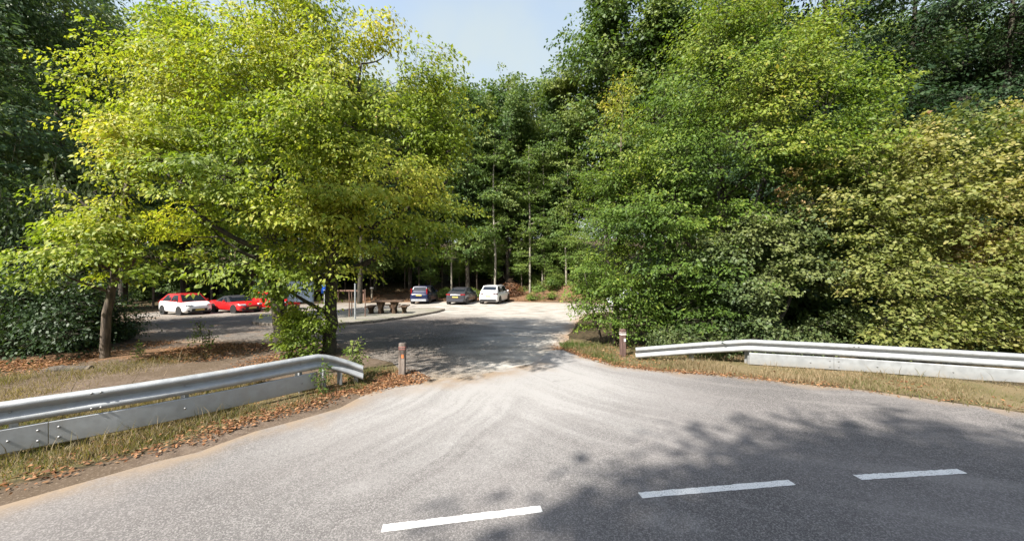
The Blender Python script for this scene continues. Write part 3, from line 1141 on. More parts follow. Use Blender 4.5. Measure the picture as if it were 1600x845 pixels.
tree("cherry_tree", (-7.25, 11.2, 0), tm, (BARK_D, LF_YEL), "large yellow-green tree with layered branches, left of the twin by the guardrail end")

tm = tree_meshes(3, [([(0, 0, -.3), (.05, 0, 1.0), (.05, 0, 2.4), (.25, 0, 4.0), (.55, 0, 5.6), (.75, .1, 7.2), (.9, .2, 9.0)], [.21, .18, .165, .14, .11, .08, .03]),
                     ([(.25, 0, 3.6), (1.2, .1, 5.0), (2.2, .2, 6.4), (3.0, .3, 7.6)], [.10, .08, .06, .025])],
                 [(-1.0, -.5, 1.95, .55, .5, .22), (.2, -.8, 2.4, .9, .7, .35), (.1, -1.3, 4.2, 1.9, 1.6, .9), (1.6, -.9, 4.9, 1.9, 1.8, 1.1), (2.9, -.2, 4.0, 1.5, 1.5, .9), (.7, -1.2, 3.0, 1.3, 1.2, .5), (3.6, .2, 5.3, 1.4, 1.5, 1.1), (1.2, -.8, 6.5, 2.2, 1.9, 1.2), (3.0, .2, 6.8, 1.6, 1.6, 1.1),
                  (-.3, -.3, 6.9, 1.7, 1.7, 1.3), (1.4, .3, 8.2, 1.8, 1.8, 1.0), (-.2, .4, 8.7, 1.5, 1.5, 1.1), (2.6, .5, 8.7, 1.4, 1.3, 1.1, .6), (3.5, .4, 8.3, 1.1, 1.1, .9, .45), (1.6, .4, 9.5, 1.3, 1.2, 1.0, .6), (3.9, .2, 6.4, 1.2, 1.2, 1.0)],
                 1250, 38, .125, .95, True, .66, .49, .55, .45, .05, .52, hue0=.45, gscale=.7, limb_r=.62)
tree("cherry_tree", (-5.65, 10.9, 0), tm, (BARK_D, LF_YEL), "yellow-green tree nearest the entrance with an ivy-dark trunk behind the blue sign")

# basal suckers at the foot of the twin trees
tm = tree_meshes(4, [([(0, 0, -.1), (.05, 0, .5), (.1, 0, 1.3)], [.03, .025, .01]), ([(.5, .1, -.1), (.6, .1, .6), (.7, .1, 1.5)], [.03, .02, .01])],
                 [(.1, -.1, .75, .7, .6, .3), (.6, 0, 1.0, .65, .6, .3), (-.15, 0, 1.15, .5, .5, .22), (.5, -.2, .4, .75, .5, .25)],
                 130, 30, .10, .5, True, .26, .34, .5, .5, .1, .55, hue0=.42)
tree("sucker_shrub", (-6.45, 10.35, 0), tm, (BARK_D, LF_YEL), "leafy suckers sprouting at the foot of the twin trees behind the guardrail", "shrub")

# --- dark trees and undergrowth at the left edge
LF_LFT = leaf_mat("blue_green_leaf", [(0.0, (0.038, 0.072, 0.038)), (0.5, (0.095, 0.15, 0.066)), (1.0, (0.19, 0.215, 0.085))], .32, .5, .25)
dk = [tree_meshes(10 + i, [([(0, 0, -.5), (.1, 0, 4), (0, .1, 9), (.2, 0, 14), (.1, 0, 17)], [.26, .22, .17, .1, .03])],
                  [(0, 0, 5.0, 2.6, 2.6, 1.5), (1.4, -.6, 7.5, 2.4, 2.2, 1.7), (-1.5, .5, 8.3, 2.4, 2.4, 1.8), (.3, -.8, 10.8, 2.6, 2.4, 1.9), (-1.3, -.4, 13.0, 2.2, 2.2, 1.8), (1.2, .5, 13.8, 2.2, 2.2, 1.8), (0, 0, 16.2, 1.8, 1.8, 1.6), (-.4, -1.8, 3.2, 1.8, 1.3, 1.0)],
                  1150, 30, .19, 1.1, False, .6, .36, .45, .55, .0, .5, hue0=.45, hue_n=.5) for i in range(2)]
for i, (px, d, s, lab) in enumerate([(-40, 13.5, 1.0, "dark green tree cut by the left frame edge, nearest the road"),
                                     (95, 17.0, 1.06, "dark blue-green tree rising behind the small leaning tree"),
                                     (-70, 24.0, 1.15, "tall dark tree behind the left edge undergrowth"),
                                     (150, 29.0, 1.0, "dark tree standing left of the white car with a red roof")]):
    x, y = at(px, d)
    tree("dark_tree", (x, y, gzf(x, y)), dk[i % 2], (BARK, LF_LFT), lab, rz=i * 1.7, sc=(s, s, s))

LF_BRM_SHADE = leaf_mat("bramble_leaf_painted_shade", [(0.0, (0.018, 0.036, 0.016)), (0.5, (0.042, 0.075, 0.028)), (1.0, (0.085, 0.11, 0.04))], .22, .5, .25)  # leaf colour darkened to carry the shade of the surrounding forest
SHRUB = [tree_meshes(30 + i, [([(0, 0, -.2), (.1, 0, .5), (.15, 0, 1.0)], [.03, .02, .01]), ([(.2, 0, -.2), (-.3, .1, .4), (-.5, .1, .8)], [.03, .02, .01])],
                     [(0, 0, .65, 1.0, .9, .65), (.7, .1, .5, .7, .7, .5), (-.7, 0, .55, .7, .7, .55), (.1, -.3, 1.1, .6, .6, .45)],
                     330, 34, .058, .5, False, 0, .38, .4, .6, .15, .6, hue0=.5, hue_n=.5) for i in range(3)]
rs = random.Random(5)
def shrub(px, d, k, s, mat_mesh, label, group=None, name="bramble_bush", sz=None):
    x, y = at(px, d)
    return tree(name, (x, y, gzf(x, y)), mat_mesh[k], (BARK_D, LF_BRM_SHADE), label, "bush", group, rs.uniform(0, 6.28), (s, s, sz or s))
BR = "dark brambles under the left trees"
for i in range(26):
    px = rs.uniform(-90, 150); d = rs.uniform(10.6, 17)
    if px > 110 and d < 12: px -= 60
    s = rs.uniform(1.0, 1.7)
    shrub(px, d, i % 3, s, SHRUB, "dark bramble bush under the left edge trees, " + ("front" if d < 12.4 else ("middle" if d < 14.8 else "back")) + " rank", BR, sz=s * rs.choice((.9, 1.2, 1.5, 2.4)))
for px, d in ((175, 12.5), (195, 13.3), (160, 13.2), (120, 11.3)):
    shrub(px, d, 1, .55, SHRUB, "low bramble bush around the leaning trunk", BR)

# --- the big hornbeam and shrubs right of the entrance
tm = tree_meshes(5, [([(0, 0, -.3), (.1, 0, 1.5), (.2, .1, 3.5), (.1, .1, 6), (-.2, .1, 8.5), (-.3, .1, 10.8)], [.24, .2, .17, .13, .08, .02]),
                     ([(.1, 0, 1.2), (1.0, .2, 3.5), (1.9, .3, 6), (2.3, .3, 8.6)], [.15, .13, .09, .03]),
                     ([(0, 0, 1.0), (-1.0, -.1, 3.0), (-1.8, 0, 5.2)], [.13, .1, .03])],
                 [(-.6, -1.2, 9.2, 1.6, 1.4, 1.3), (-.4, -.9, 10.7, 1.1, 1.0, 1.1), (1.2, -1.2, 9.2, 1.6, 1.5, 1.3), (.6, -1.0, 10.9, .9, .9, .9), (2.4, -.9, 10.3, 1.0, 1.0, 1.1), (.4, -1.8, 7.8, 2.1, 1.5, 1.3), (2.9, -1.2, 8.2, 1.6, 1.5, 1.3), (-1.7, -1.2, 7.4, 1.6, 1.5, 1.2),
                  (-2.2, -1.4, 5.6, 1.7, 1.5, 1.0), (.2, -2.0, 6.0, 2.0, 1.5, 1.1), (2.4, -1.7, 6.3, 1.8, 1.5, 1.2), (-2.9, -1.4, 3.9, 1.6, 1.4, .9), (-.7, -1.6, 4.0, 1.5, 1.2, .7, .5), (1.3, -1.2, 4.2, 1.7, 1.3, .8, .45), (3.4, -1.2, 4.8, 1.5, 1.3, 1.2),
                  (-2.6, -1.4, 2.5, 1.3, 1.2, .7, .35), (-.6, -1.8, 2.3, 1.6, 1.1, .7), (1.2, -1.0, 2.4, 1.4, 1.1, .6, .4), (-1.2, -1.6, 1.0, 1.5, 1.0, .6), (3.5, -.9, 8.9, .8, .8, .7)],
                 2700, 30, .105, .75, True, .45, .33, .4, .5, .12, .55, hue0=.46, hue_h=.55, gscale=1.0)
tree("hornbeam_tree", (7.3, 12.4, 0), tm, (BARK_D, LF_GRN), "big green hornbeam with a yellowing top right of the entrance")

tm = tree_meshes(6, [([(0, 0, -.3), (0, 0, 2), (.1, 0, 4.5), (.15, 0, 7.0), (.2, 0, 8.8)], [.09, .08, .06, .035, .01])],
                 [(0.1, 0, 8.4, .5, .5, .9), (0, 0, 7.0, .95, .9, .9), (-.2, -.1, 5.6, 1.25, 1.1, .8), (.5, -.2, 5.9, 1.0, 1.0, .8), (-.3, -.2, 4.2, 1.3, 1.2, .7), (.7, -.3, 4.4, 1.3, 1.2, .7)],
                 640, 30, .10, .75, True, .42, .34, .4, .5, .15, .5, hue0=.52, hue_h=.25)
tree("hornbeam_sapling", (3.75, 12.6, 0), tm, (BARK, LF_GRN), "slender olive-yellow young tree on the hornbeam's left side")

tm = tree_meshes(7, [([(0, 0, -.2), (0, 0, 1), (.1, 0, 2.6)], [.06, .05, .015]), ([(.3, 0, -.2), (.7, 0, 1), (1.0, 0, 2.2)], [.05, .04, .015]), ([(-.3, .1, -.2), (-.7, 0, 1), (-1.0, 0, 2.4)], [.05, .04, .015])],
                 [(-.6, 0, 2.6, .85, .9, .6), (-.9, -.1, 1.7, .75, .8, .6), (.1, -.3, 2.1, 1.0, .9, .7), (.9, -.2, 1.6, 1.0, .9, .7), (-.3, -.2, .9, 1.0, .8, .5), (.9, -.4, .7, 1.0, .7, .4), (.3, 0, 3.3, .8, .8, .6)],
                 480, 32, .09, .6, True, .33, .42, .4, .55, .18, .55, hue0=.55, hue_h=.3)
tree("hornbeam_bush", (3.5, 12.1, 0), tm, (BARK_D, LF_GRN), "bright green leafy bush behind the brown bollard", "bush")

tm = tree_meshes(8, [([(0, 0, -.2), (.1, 0, 1), (0, 0, 3.0), (.2, 0, 4.4)], [.09, .08, .05, .015]), ([(.4, 0, -.2), (1.2, 0, 1.6), (1.7, 0, 3.4)], [.06, .05, .015])],
                 [(-.9, -.2, 3.0, 1.1, .9, .6), (.3, -.3, 3.5, 1.3, 1.0, .8), (1.5, -.2, 3.9, 1.1, .9, .9), (-.4, -.5, 2.0, 1.3, .8, .6), (1.2, -.5, 2.3, 1.4, .9, .8), (.3, -.6, 1.0, 1.3, .7, .5), (1.9, -.5, .95, 1.3, .7, .5), (2.4, -.1, 2.9, .9, .8, .9)],
                 900, 34, .088, .55, True, 0, .36, .35, .6, .15, .8, hue0=.5, hue_n=.5)
tree("field_maple", (7.2, 10.7, 0), tm, (BARK_D, LF_MAP), "blue-green small-leaved maple shrub in front of the hornbeam", "shrub")

tm = tree_meshes(9, [([(0, 0, -.2), (-.2, 0, 2), (-.7, 0, 4.2), (-.9, 0, 6)], [.05, .045, .03, .01]), ([(.3, 0, -.2), (.6, 0, 2.4), (.9, 0, 4.6), (1.0, 0, 6.3)], [.05, .045, .03, .01]),
                     ([(.6, .2, -.2), (1.6, .2, 2.0), (2.4, .1, 4.2), (2.6, 0, 6)], [.05, .045, .03, .01]), ([(-.3, .2, -.2), (-1.3, .1, 1.8), (-2.2, 0, 3.8)], [.05, .04, .01])],
                 [(-2.2, -.4, 4.8, 1.3, 1.1, 1.2), (-.8, -.6, 5.5, 1.4, 1.1, 1.1), (.7, -.6, 5.8, 1.4, 1.1, 1.1), (2.2, -.5, 6.0, 1.4, 1.1, 1.1), (3.3, -.2, 5.3, 1.2, 1.1, 1.3), (-1.6, -.9, 3.7, 1.5, 1.0, 1.1), (-.2, -1.0, 4.4, 1.4, 1.0, 1.1), (1.2, -1.1, 4.6, 1.4, 1.0, 1.1), (2.6, -1.0, 4.6, 1.4, 1.0, 1.1),
                  (.3, -1.2, 3.3, 1.5, 1.0, 1.0), (1.9, -1.2, 3.2, 1.5, 1.0, 1.0), (-1.5, -1.2, 2.4, 1.4, .9, .9), (.2, -1.4, 2.2, 1.5, .9, .9), (2.0, -1.4, 2.1, 1.5, .9, .9), (-1.0, -1.4, 1.0, 1.4, .8, .7), (.8, -1.5, .9, 1.5, .8, .7), (2.7, -1.4, .9, 1.4, .8, .7), (3.8, -.8, 3.4, 1.2, 1.0, 1.5), (3.6, -1.0, 1.5, 1.2, .9, 1.0),
                  (2.9, -.4, 6.9, .5, .5, .6), (.2, -.5, 6.7, .4, .4, .6), (-.9, -.4, 6.5, .4, .4, .5), (1.6, -.5, 6.9, .35, .35, .5)],
                 2500, 28, .10, .6, False, 0, .33, .3, .65, .25, .72, hue0=.48, hue_n=.85, hue_h=.12, gscale=1.1)
tree("hazel_shrub", (11.6, 10.6, 0), tm, (BARK, LF_OLV), "tall olive-brown hazel thicket at the right edge behind the guardrail", "shrub")
tree("hazel_shrub", (17.2, 9.6, 0), tm, (BARK, LF_OLV), "hazel thicket running out of the right frame edge", "shrub", None, .6)

# low growth between the guardrail and the shrubs
LOWM = [tree_meshes(50 + i, [([(0, 0, -.1), (.05, 0, .3)], [.012, .006])], [(0, 0, .32, .55, .45, .32), (.4, 0, .25, .4, .35, .25), (-.4, .1, .28, .4, .35, .28)],
                    95, 26, .065, .32, False, 0, .25, .35, .7, .2, .7, hue0=.5, hue_n=.6) for i in range(2)]
for i in range(16):
    x = 4.6 + i * .75
    y = 10.55 - .055 * (x - 4.6) ** 1.25 + rs.uniform(-.2, .35)
    me = LOWM[i % 2]
    s = rs.uniform(.9, 1.45)
    tree("ivy_bush", (x, y, 0), me, (BARK_D, LF_MAP), "low leafy growth along the back of the right guardrail", "bush", "low growth behind the right guardrail", rs.uniform(0, 6), (s, s, s * rs.uniform(.9, 1.5)))

# ------------------------------------------------------------------ forest behind the car park
FOR = []
for i in range(4):
    q = random.Random(100 + i)
    lob = []
    for k in range(13):
        z = 6.5 + 16.5 * (k / 12) ** .9
        rr = 3.6 * math.sin(min(1, (1.06 - (z - 5) / 20)) * math.pi * .62 + .25) 
        a = k * 2.4 + i
        off = rr * .55
        lob.append((math.cos(a) * off, math.sin(a) * off, z, rr * q.uniform(.6, .85), rr * q.uniform(.6, .85), q.uniform(1.6, 2.5)))
    lob.append((.3, 0, 22.3, 2.3, 2.2, 2.0)); lob.append((-1.4, .6, 21.0, 1.8, 1.8, 1.8)); lob.append((1.2, -.9, 20.6, 1.9, 1.8, 1.7))
    FOR.append(tree_meshes(60 + i, [([(0, 0, -1.0), (.2, 0, 6), (.1, .2, 12), (-.1, 0, 18), (0, 0, 23.5)], [.27, .22, .17, .11, .03])],
                           lob, 1400, 20, .29, 1.25, False, 0, .36, .4, .65, .0, .6, hue0=.46, hue_n=.7, hue_h=.2, sub=5, gscale=.28, jag=.2))
ASH = []
for i in range(2):
    q = random.Random(140 + i)
    lob = [(math.cos(k * 2.2 + i) * q.uniform(.6, 1.3), math.sin(k * 2.2 + i) * q.uniform(.5, 1.1), 5.5 + k * 1.25, q.uniform(.9, 1.5), q.uniform(.9, 1.5), q.uniform(.45, .8)) for k in range(9)]
    ASH.append(tree_meshes(80 + i, [([(0, 0, -.6), (.1, 0, 4), (-.15, 0, 8), (-.1, .1, 12), (0, .1, 16.3)], [.12, .11, .09, .07, .02])],
                           lob, 330, 18, .22, .95, False, .55, .3, .55, .6, .1, .5, hue0=.5, sub=4))
SAP = []
for i in range(2):
    q = random.Random(160 + i)
    lob = [(math.cos(k * 2.2 + i) * 1.1, math.sin(k * 2.2 + i) * .9, 3.2 + k * .75, q.uniform(1.2, 1.8), q.uniform(1.2, 1.7), q.uniform(.5, .8)) for k in range(7)]
    SAP.append(tree_meshes(90 + i, [([(0, 0, -.5), (.1, 0, 2.5), (0, 0, 5), (.1, 0, 8)], [.09, .08, .06, .015])],
                           lob, 420, 18, .20, .95, False, .5, .3, .5, .6, .1, .5, hue0=.5, sub=4))
FIR = []
lob = []
for k in range(12):
    z = 3.5 + k * 1.65
    rr = 3.3 * (1 - (z - 2) / 23.5) + .5
    for j in range(3):
        a = j * 2.09 + k * .9
        lob.append((math.cos(a) * rr * .5, math.sin(a) * rr * .5, z, rr * .62, rr * .62, .62))
FIR.append(tree_meshes(95, [([(0, 0, -1), (0, 0, 8), (0, 0, 16), (0, 0, 23.5)], [.25, .2, .12, .02])], lob, 1300, 20, .26, 1.2, False, .8, .3, 1.0, .5, -.15, .4, hue0=.32, hue_n=.4, sub=3))

# height of the tree line against the sky, photo column -> row
LIM = [(-400, -300), (300, -200), (380, 20), (440, 70), (560, 120), (690, 130), (740, 112), (770, 118), (795, 100), (825, 118), (850, 96), (872, 70), (886, 40), (900, -200), (1500, -250), (2100, -300)]
def row_lim(px):
    for (a, ya), (b, yb) in zip(LIM, LIM[1:]):
        if a <= px <= b:
            return ya + (yb - ya) * (px - a) / (b - a)
    return -200


rf = random.Random(77)
placed = []
def forest(px, d, meshes, H, hw, hmax, mats, label, group, name="forest_tree", hmin=9.0, rz=None):
    x, y = at(px, d)
    z0 = gzf(x, y)
    lim = max(row_lim(px + hw * 551 / d * k) for k in (-.75, 0, .75))
    top = 2.5 + (422 - lim) * d / 551 - z0
    h = min(hmax, top)
    if h < hmin: return None
    s = h / H
    placed.append((x, y))
    w = s * rf.uniform(.95, 1.2) if s > .6 else s * 1.25
    return tree(name, (x, y, z0), meshes, mats, label, "tree", group, rf.uniform(0, 6.28) if rz is None else rz, (w, w, s))


G_L, G_C, G_R = "forest trees behind the left cars", "forest trees behind the parked row", "forest trees behind the hornbeam"
MARKS = [(130, "behind the left edge brambles"), (240, "left of the white hatchback"), (330, "behind the white hatchback"), (400, "behind the red roadster"), (480, "behind the information board"), (560, "behind the wooden barrier"), (640, "behind the picnic table"),
         (695, "behind the dark blue car"), (752, "behind the dark grey car"), (800, "behind the white sport utility car"), (900, "above the green bank"), (1010, "behind the slender olive tree"), (1200, "behind the hornbeam"), (1330, "right of the hornbeam top"), (1500, "behind the hazel thicket"), (9999, "behind the right frame edge")]
def far_label(px, row):
    w = next(t for lim, t in MARKS if px < lim)
    g = G_L if px < 480 else (G_C if px < 900 else G_R)
    return "tall dark forest tree " + w + ", " + ("front rank", "second rank", "third rank", "fourth rank", "deepest rank")[row], g
# hand-placed leaders of the skyline
forest(790, 45, FOR[0], 24.8, 3.0, 40, (BARK_D, LF_FOR), "round-topped tree forming the middle of the skyline under the pale sky", None)
forest(948, 37, FOR[1], 24.8, 3.0, 33, (BARK_D, LF_FOR), "towering dark tree right of the sky gap with a ragged left edge", None)
forest(868, 42, FIR[0], 24.0, 2.0, 24, (BARK_D, LF_DRK), "dark drooping conifer below the right side of the sky gap", None, "fir_tree")
forest(1050, 34, FOR[2], 24.8, 3.0, 31, (BARK_D, LF_FOR), "tall dark tree between the towering tree and the hornbeam top", None)
for row, (d0, step, jit) in enumerate([(38.5, 5.2, 1.0), (43, 5.4, 1.3), (48.5, 5.6, 1.6), (55, 6.4, 2.0), (64, 7.5, 2.5)]):
    x = -d0 * 1.62
    while x < d0 * 1.65:
        xx = x + rf.uniform(-1, 1) * step * .25
        d = d0 + rf.uniform(-1, 1) * jit
        if xx < -14: d -= 4.5
        if xx > 12: d -= 7.0
        px = 800 + xx / d * 551
        x += step
        if any(math.hypot(xx - a, d - b) < 2.6 for a, b in placed): continue
        if not (-260 < px < 1860): continue
        lab, grp = far_label(px, row)
        k = rf.randrange(6)
        if k == 5 and 640 < px < 920:
            forest(px, d, FIR[0], 24.0, 2.0, 26, (BARK_D, LF_DRK), "dark conifer among the trees behind the row of parked cars", "conifers in the forest edge", "fir_tree")
        else:
            forest(px, d, FOR[k % 4], 24.8, 3.2, rf.uniform(22, 29), (BARK_D, LF_FOR), lab, grp)
LF_DEEP = leaf_mat("deep_green_leaf", [(0.0, (0.012, 0.03, 0.012)), (0.5, (0.026, 0.055, 0.020)), (1.0, (0.06, 0.09, 0.028))], .22, .55, .2)  # own deep green of the tall trees on the right
q = random.Random(3)
FORN = []
for i in range(2):
    lob = []
    for k in range(15):
        z = 5.0 + 17.5 * (k / 14) ** .9
        rr = 3.4 * math.sin(min(1, (1.06 - (z - 4) / 21)) * math.pi * .62 + .25)
        lob.append((math.cos(k * 2.4 + i) * rr * .55, math.sin(k * 2.4 + i) * rr * .55, z, rr * q.uniform(.55, .8), rr * q.uniform(.55, .8), q.uniform(1.0, 1.6)))
    FORN.append(tree_meshes(66 + i, [([(0, 0, -1.0), (.2, 0, 6), (.1, .2, 12), (-.1, 0, 18), (0, 0, 22.5)], [.25, .21, .16, .1, .03])],
                            lob, 1800, 23, .18, 1.2, False, .75, .42, .5, .6, .0, .55, hue0=.46, hue_n=.6, sub=5, gscale=.32, jag=.2))
# second wall of trees on the right, near the thicket
for px, d, k in ((1290, 21, 1), (1430, 22.5, 3), (1580, 20, 0), (1720, 18, 2), (1360, 27, 2), (1510, 28, 1), (1180, 25, 3), (1650, 26, 3)):
    forest(px, d, FORN[k % 2], 23.5, 3.2, rf.uniform(20, 25), (BARK_D, LF_DEEP), "dark tall tree above the hazel thicket on the right", "shaded trees above the hazel thicket")
# slender pale-stemmed trees at the wood edge
for px, d, s, lab in ((773, 36.6, 1.0, "slender pale-stemmed tree straight behind the white car"), (706, 37, .8, "slender pale-stemmed tree behind the grey car"), (828, 37.2, .95, "slender pale-stemmed tree with a bowed stem right of the white car"),
                      (848, 38.2, .9, "thin pale stem standing deeper in the shade beside the bowed one"), (885, 37, .92, "slender pale tree next to the green bank on the right"), (728, 38, .5, "short slender tree behind the grey car's bonnet")):
    x, y = at(px, d)
    tree("ash_tree", (x, y, gzf(x, y)), ASH[px % 2], (BARK_P, LF_SAP), lab, "tree", None, px * .7, (s, s, s))
for px, d, s, lab in ((655, 39, .95, "leafy sapling behind the dark blue car"), (745, 38.4, .85, "broad pale green sapling overhanging the grey and white cars"), (600, 41, .9, "pale green sapling behind the picnic table"), (850, 37.3, .7, "bright green sapling on the bank right of the white car"),
                      (690, 40, .8, "leafy sapling between the dark blue and grey cars"), (905, 35.2, .75, "bright green sapling at the bank foot beside the hornbeam"), (560, 40, 1.0, "shady sapling behind the wooden barrier"), (520, 42, 1.1, "dull green sapling behind the blue sign"),
                      (460, 37, 1.1, "dull green sapling behind the information board"), (790, 40.5, .9, "sapling deep in the wood behind the white car"), (390, 34, 1.0, "sapling behind the red roadster"), (330, 33.5, 1.1, "sapling behind the white car on the left"), (240, 31, 1.0, "sapling left of the white car with the red roof"),
                      (718, 39.2, .6, "low sapling right behind the grey car's roof"), (672, 37.6, .55, "low sapling right behind the dark blue car"), (768, 38.8, .6, "low sapling beside the slender stem behind the white car"), (815, 38.0, .65, "pale green sapling beside the bowed stem"),
                      (632, 39.5, .75, "sapling between the picnic table and the dark blue car"), (870, 38.2, .8, "pale green sapling above the green bank"), (580, 39.4, .75, "sapling behind the marker post"), (540, 38.8, .8, "low branched sapling behind the barrier's middle")):
    x, y = at(px, d)
    tree("sapling", (x, y, gzf(x, y)), SAP[px % 2], (BARK, LF_SAP), lab, "tree", None, px * .31, (s, s, s))
# bare trunks at the edge behind the left cars
for px, d, lean in ((318, 32.5, .06), (373, 33.5, .14), (360, 35, .05), (300, 36, -.05), (345, 36.5, .02), (610, 39, .0), (628, 40, .03), (582, 41, .02)):
    pass

BANK = [tree_meshes(110 + i, [([(0, 0, -.2), (.1, 0, .8)], [.03, .01])], [(0, 0, .7, 1.1, .9, .7), (.8, 0, .6, .8, .7, .55), (-.8, .1, .7, .8, .7, .6), (.1, 0, 1.3, .7, .6, .5)], 190, 18, .15, .6, False, 0, .28, .4, .6, .2, .55, hue0=.5, hue_n=.5) for i in range(2)]
for i in range(26):
    px = rf.uniform(815, 990); d = rf.uniform(34.2, 39.5)
    if px < 835: d += 2
    x, y = at(px, d); s = rf.uniform(.6, 1.15)
    tree("bank_shrub", (x, y, gzf(x, y)), BANK[i % 2], (BARK_D, LF_SAP), "green shrub on the bank right of the white car", "bush", "shrubs on the bank right of the parked row", rf.uniform(0, 6), (s, s, s * rf.uniform(.7, 1.2)))
for i, (px, d) in enumerate(((684, 36.8), (696, 37.2), (752, 36.6), (738, 37), (668, 38))):
    x, y = at(px, d); s = .6
    tree("bank_shrub", (x, y, gzf(x, y)), BANK[i % 2], (BARK_D, LF_SAP), "small green shrub between the parked cars at the wood edge", "bush", "small shrubs behind the parked row", i, (s, s, s))
UND = [tree_meshes(115 + i, [([(0, 0, -.2), (.1, 0, 1.6)], [.04, .01])], [(0, 0, 1.2, 1.7, 1.4, 1.2), (1.2, 0, 1.0, 1.2, 1.1, .9), (-1.2, .1, 1.1, 1.2, 1.1, 1.0), (.2, 0, 2.3, 1.1, 1.0, .8)], 230, 18, .22, .8, False, 0, .28, .4, .6, .1, .55, hue0=.4, hue_n=.5) for i in range(2)]
for i in range(44):
    px = rf.uniform(150, 930); d = rf.uniform(40, 52)
    if px < 480: d -= 6.5
    x, y = at(px, d); s = rf.uniform(.8, 1.3)
    if px > 640: s *= .75; d += 2
    tree("undergrowth_bush", (x, y, gzf(x, y)), UND[i % 2], (BARK_D, LF_FOR), "shaded bush in the forest understorey behind the car park, " + ("near" if d < 44 else "far") + " side", "bush", "bushes in the forest understorey", rf.uniform(0, 6), (s, s, s))

for i in range(20):
    px = 1065 + i * 30 + rf.uniform(-12, 12); d = rf.uniform(13.6, 16.5)
    x, y = at(px, d); s = rf.uniform(1.0, 1.35)
    tree("undergrowth_bush", (x, y, gzf(x, y)), UND[i % 2], (BARK_D, LF_DRK), "dim bush inside the thicket behind the hornbeam and hazel", "bush", "bushes filling the thicket behind the right guardrail", rf.uniform(0, 6), (s, s, s * 1.2))
# trees across the road behind the viewer: only their shade falls in the picture
RS = [tree_meshes(170 + i, [([(0, 0, -1.0), (.2, 0, 6), (.1, .1, 13), (0, 0, 20.5)], [.3, .25, .17, .02])],
                  [(0, 0, 20.2, 1.9, 1.8, 1.3), (1.7, .6, 18.6, 2.1, 2.0, 1.4), (-1.7, -.5, 18.4, 2.1, 2.0, 1.4), (.3, -1.8, 17.0, 2.1, 1.9, 1.3), (-.4, 1.9, 16.9, 2.1, 2.0, 1.3), (2.2, -.9, 15.6, 1.9, 1.8, 1.1), (-2.3, 1.0, 15.4, 1.9, 1.8, 1.1), (0, 0, 14.4, 2.1, 2.1, 1.0)],
                  940, 26, .26, 1.3, False, .7, .45, .4, .6, .0, .6, hue0=.46, gscale=.7, jag=.25) for i in range(2)]
for i, (x, y, s) in enumerate(((-7.3, -9.4, 1.0), (-4.6, -9.8, .98), (-1.6, -10.6, 1.0), (2.2, -11.2, 1.0))):
    tree("roadside_tree", (x, y, 0), RS[i % 2], (BARK_D, LF_FOR), ("roadside tree whose shade falls on the middle dash", "roadside tree whose shade falls on the right dash", "roadside tree whose shade lies beyond the right dash", "roadside tree whose shade reaches the right verge")[i], "tree", None, i * 2.1, (s, s, s))

tm = tree_meshes(180, [([(0, 0, -.5), (.1, 0, 3), (.6, -.2, 6), (1.4, -.4, 8.2), (1.9, -.5, 10.2)], [.13, .11, .09, .06, .02])],
                 [(2.0, -.5, 9.0, 1.7, 1.7, 1.0), (1.2, .2, 9.9, 1.3, 1.3, .9), (2.6, -1.1, 9.9, 1.3, 1.3, .9), (2.9, .4, 8.6, 1.2, 1.2, .7)],
                 300, 24, .16, .9, False, .5, .42, .4, .6, .0, .6, hue0=.46, gscale=.9)
tree("added_shade_tree", (-8.75, 5.0, 0), tm, (BARK_P, LF_SAP), "added slim leaning tree out of frame, there to shade the car park entrance")  # unseen tree, added so that its crown shades the entrance

# ------------------------------------------------------------------ cars
GLASS = NG("car_glass"); GLASS.set(Base_Color=(0.012, 0.016, 0.022), Roughness=.06); GLASS.b.inputs["Specular IOR Level"].default_value = .45; GLASS = GLASS.m
RUBBER = plain("tyre_rubber", (0.018, 0.018, 0.018), .85)
BLACK = plain("black_plastic", (0.016, 0.016, 0.017), .6)
RIM = plain("alloy", (0.42, 0.42, 0.44), .35, .7)
RIMD = plain("dark_alloy", (0.035, 0.035, 0.04), .4, .5)
LAMP = NG("headlamp"); LAMP.set(Base_Color=(.62, .65, .68), Roughness=.08, Metallic=.4); LAMP = LAMP.m
TAIL = NG("tail_lamp"); TAIL.set(Base_Color=(.22, .008, .010), Roughness=.12); TAIL = TAIL.m
PLATE = plain("yellow_plate", (0.55, 0.42, 0.12), .45)
CHROME = plain("chrome", (.7, .7, .7), .2, .9)


def paint(name, col, rough=.28):
    g = NG(name)
    g.set(Base_Color=col, Roughness=rough)
    g.b.inputs["Coat Weight"].default_value = .6
    g.b.inputs["Coat Roughness"].default_value = .06
    return g.m


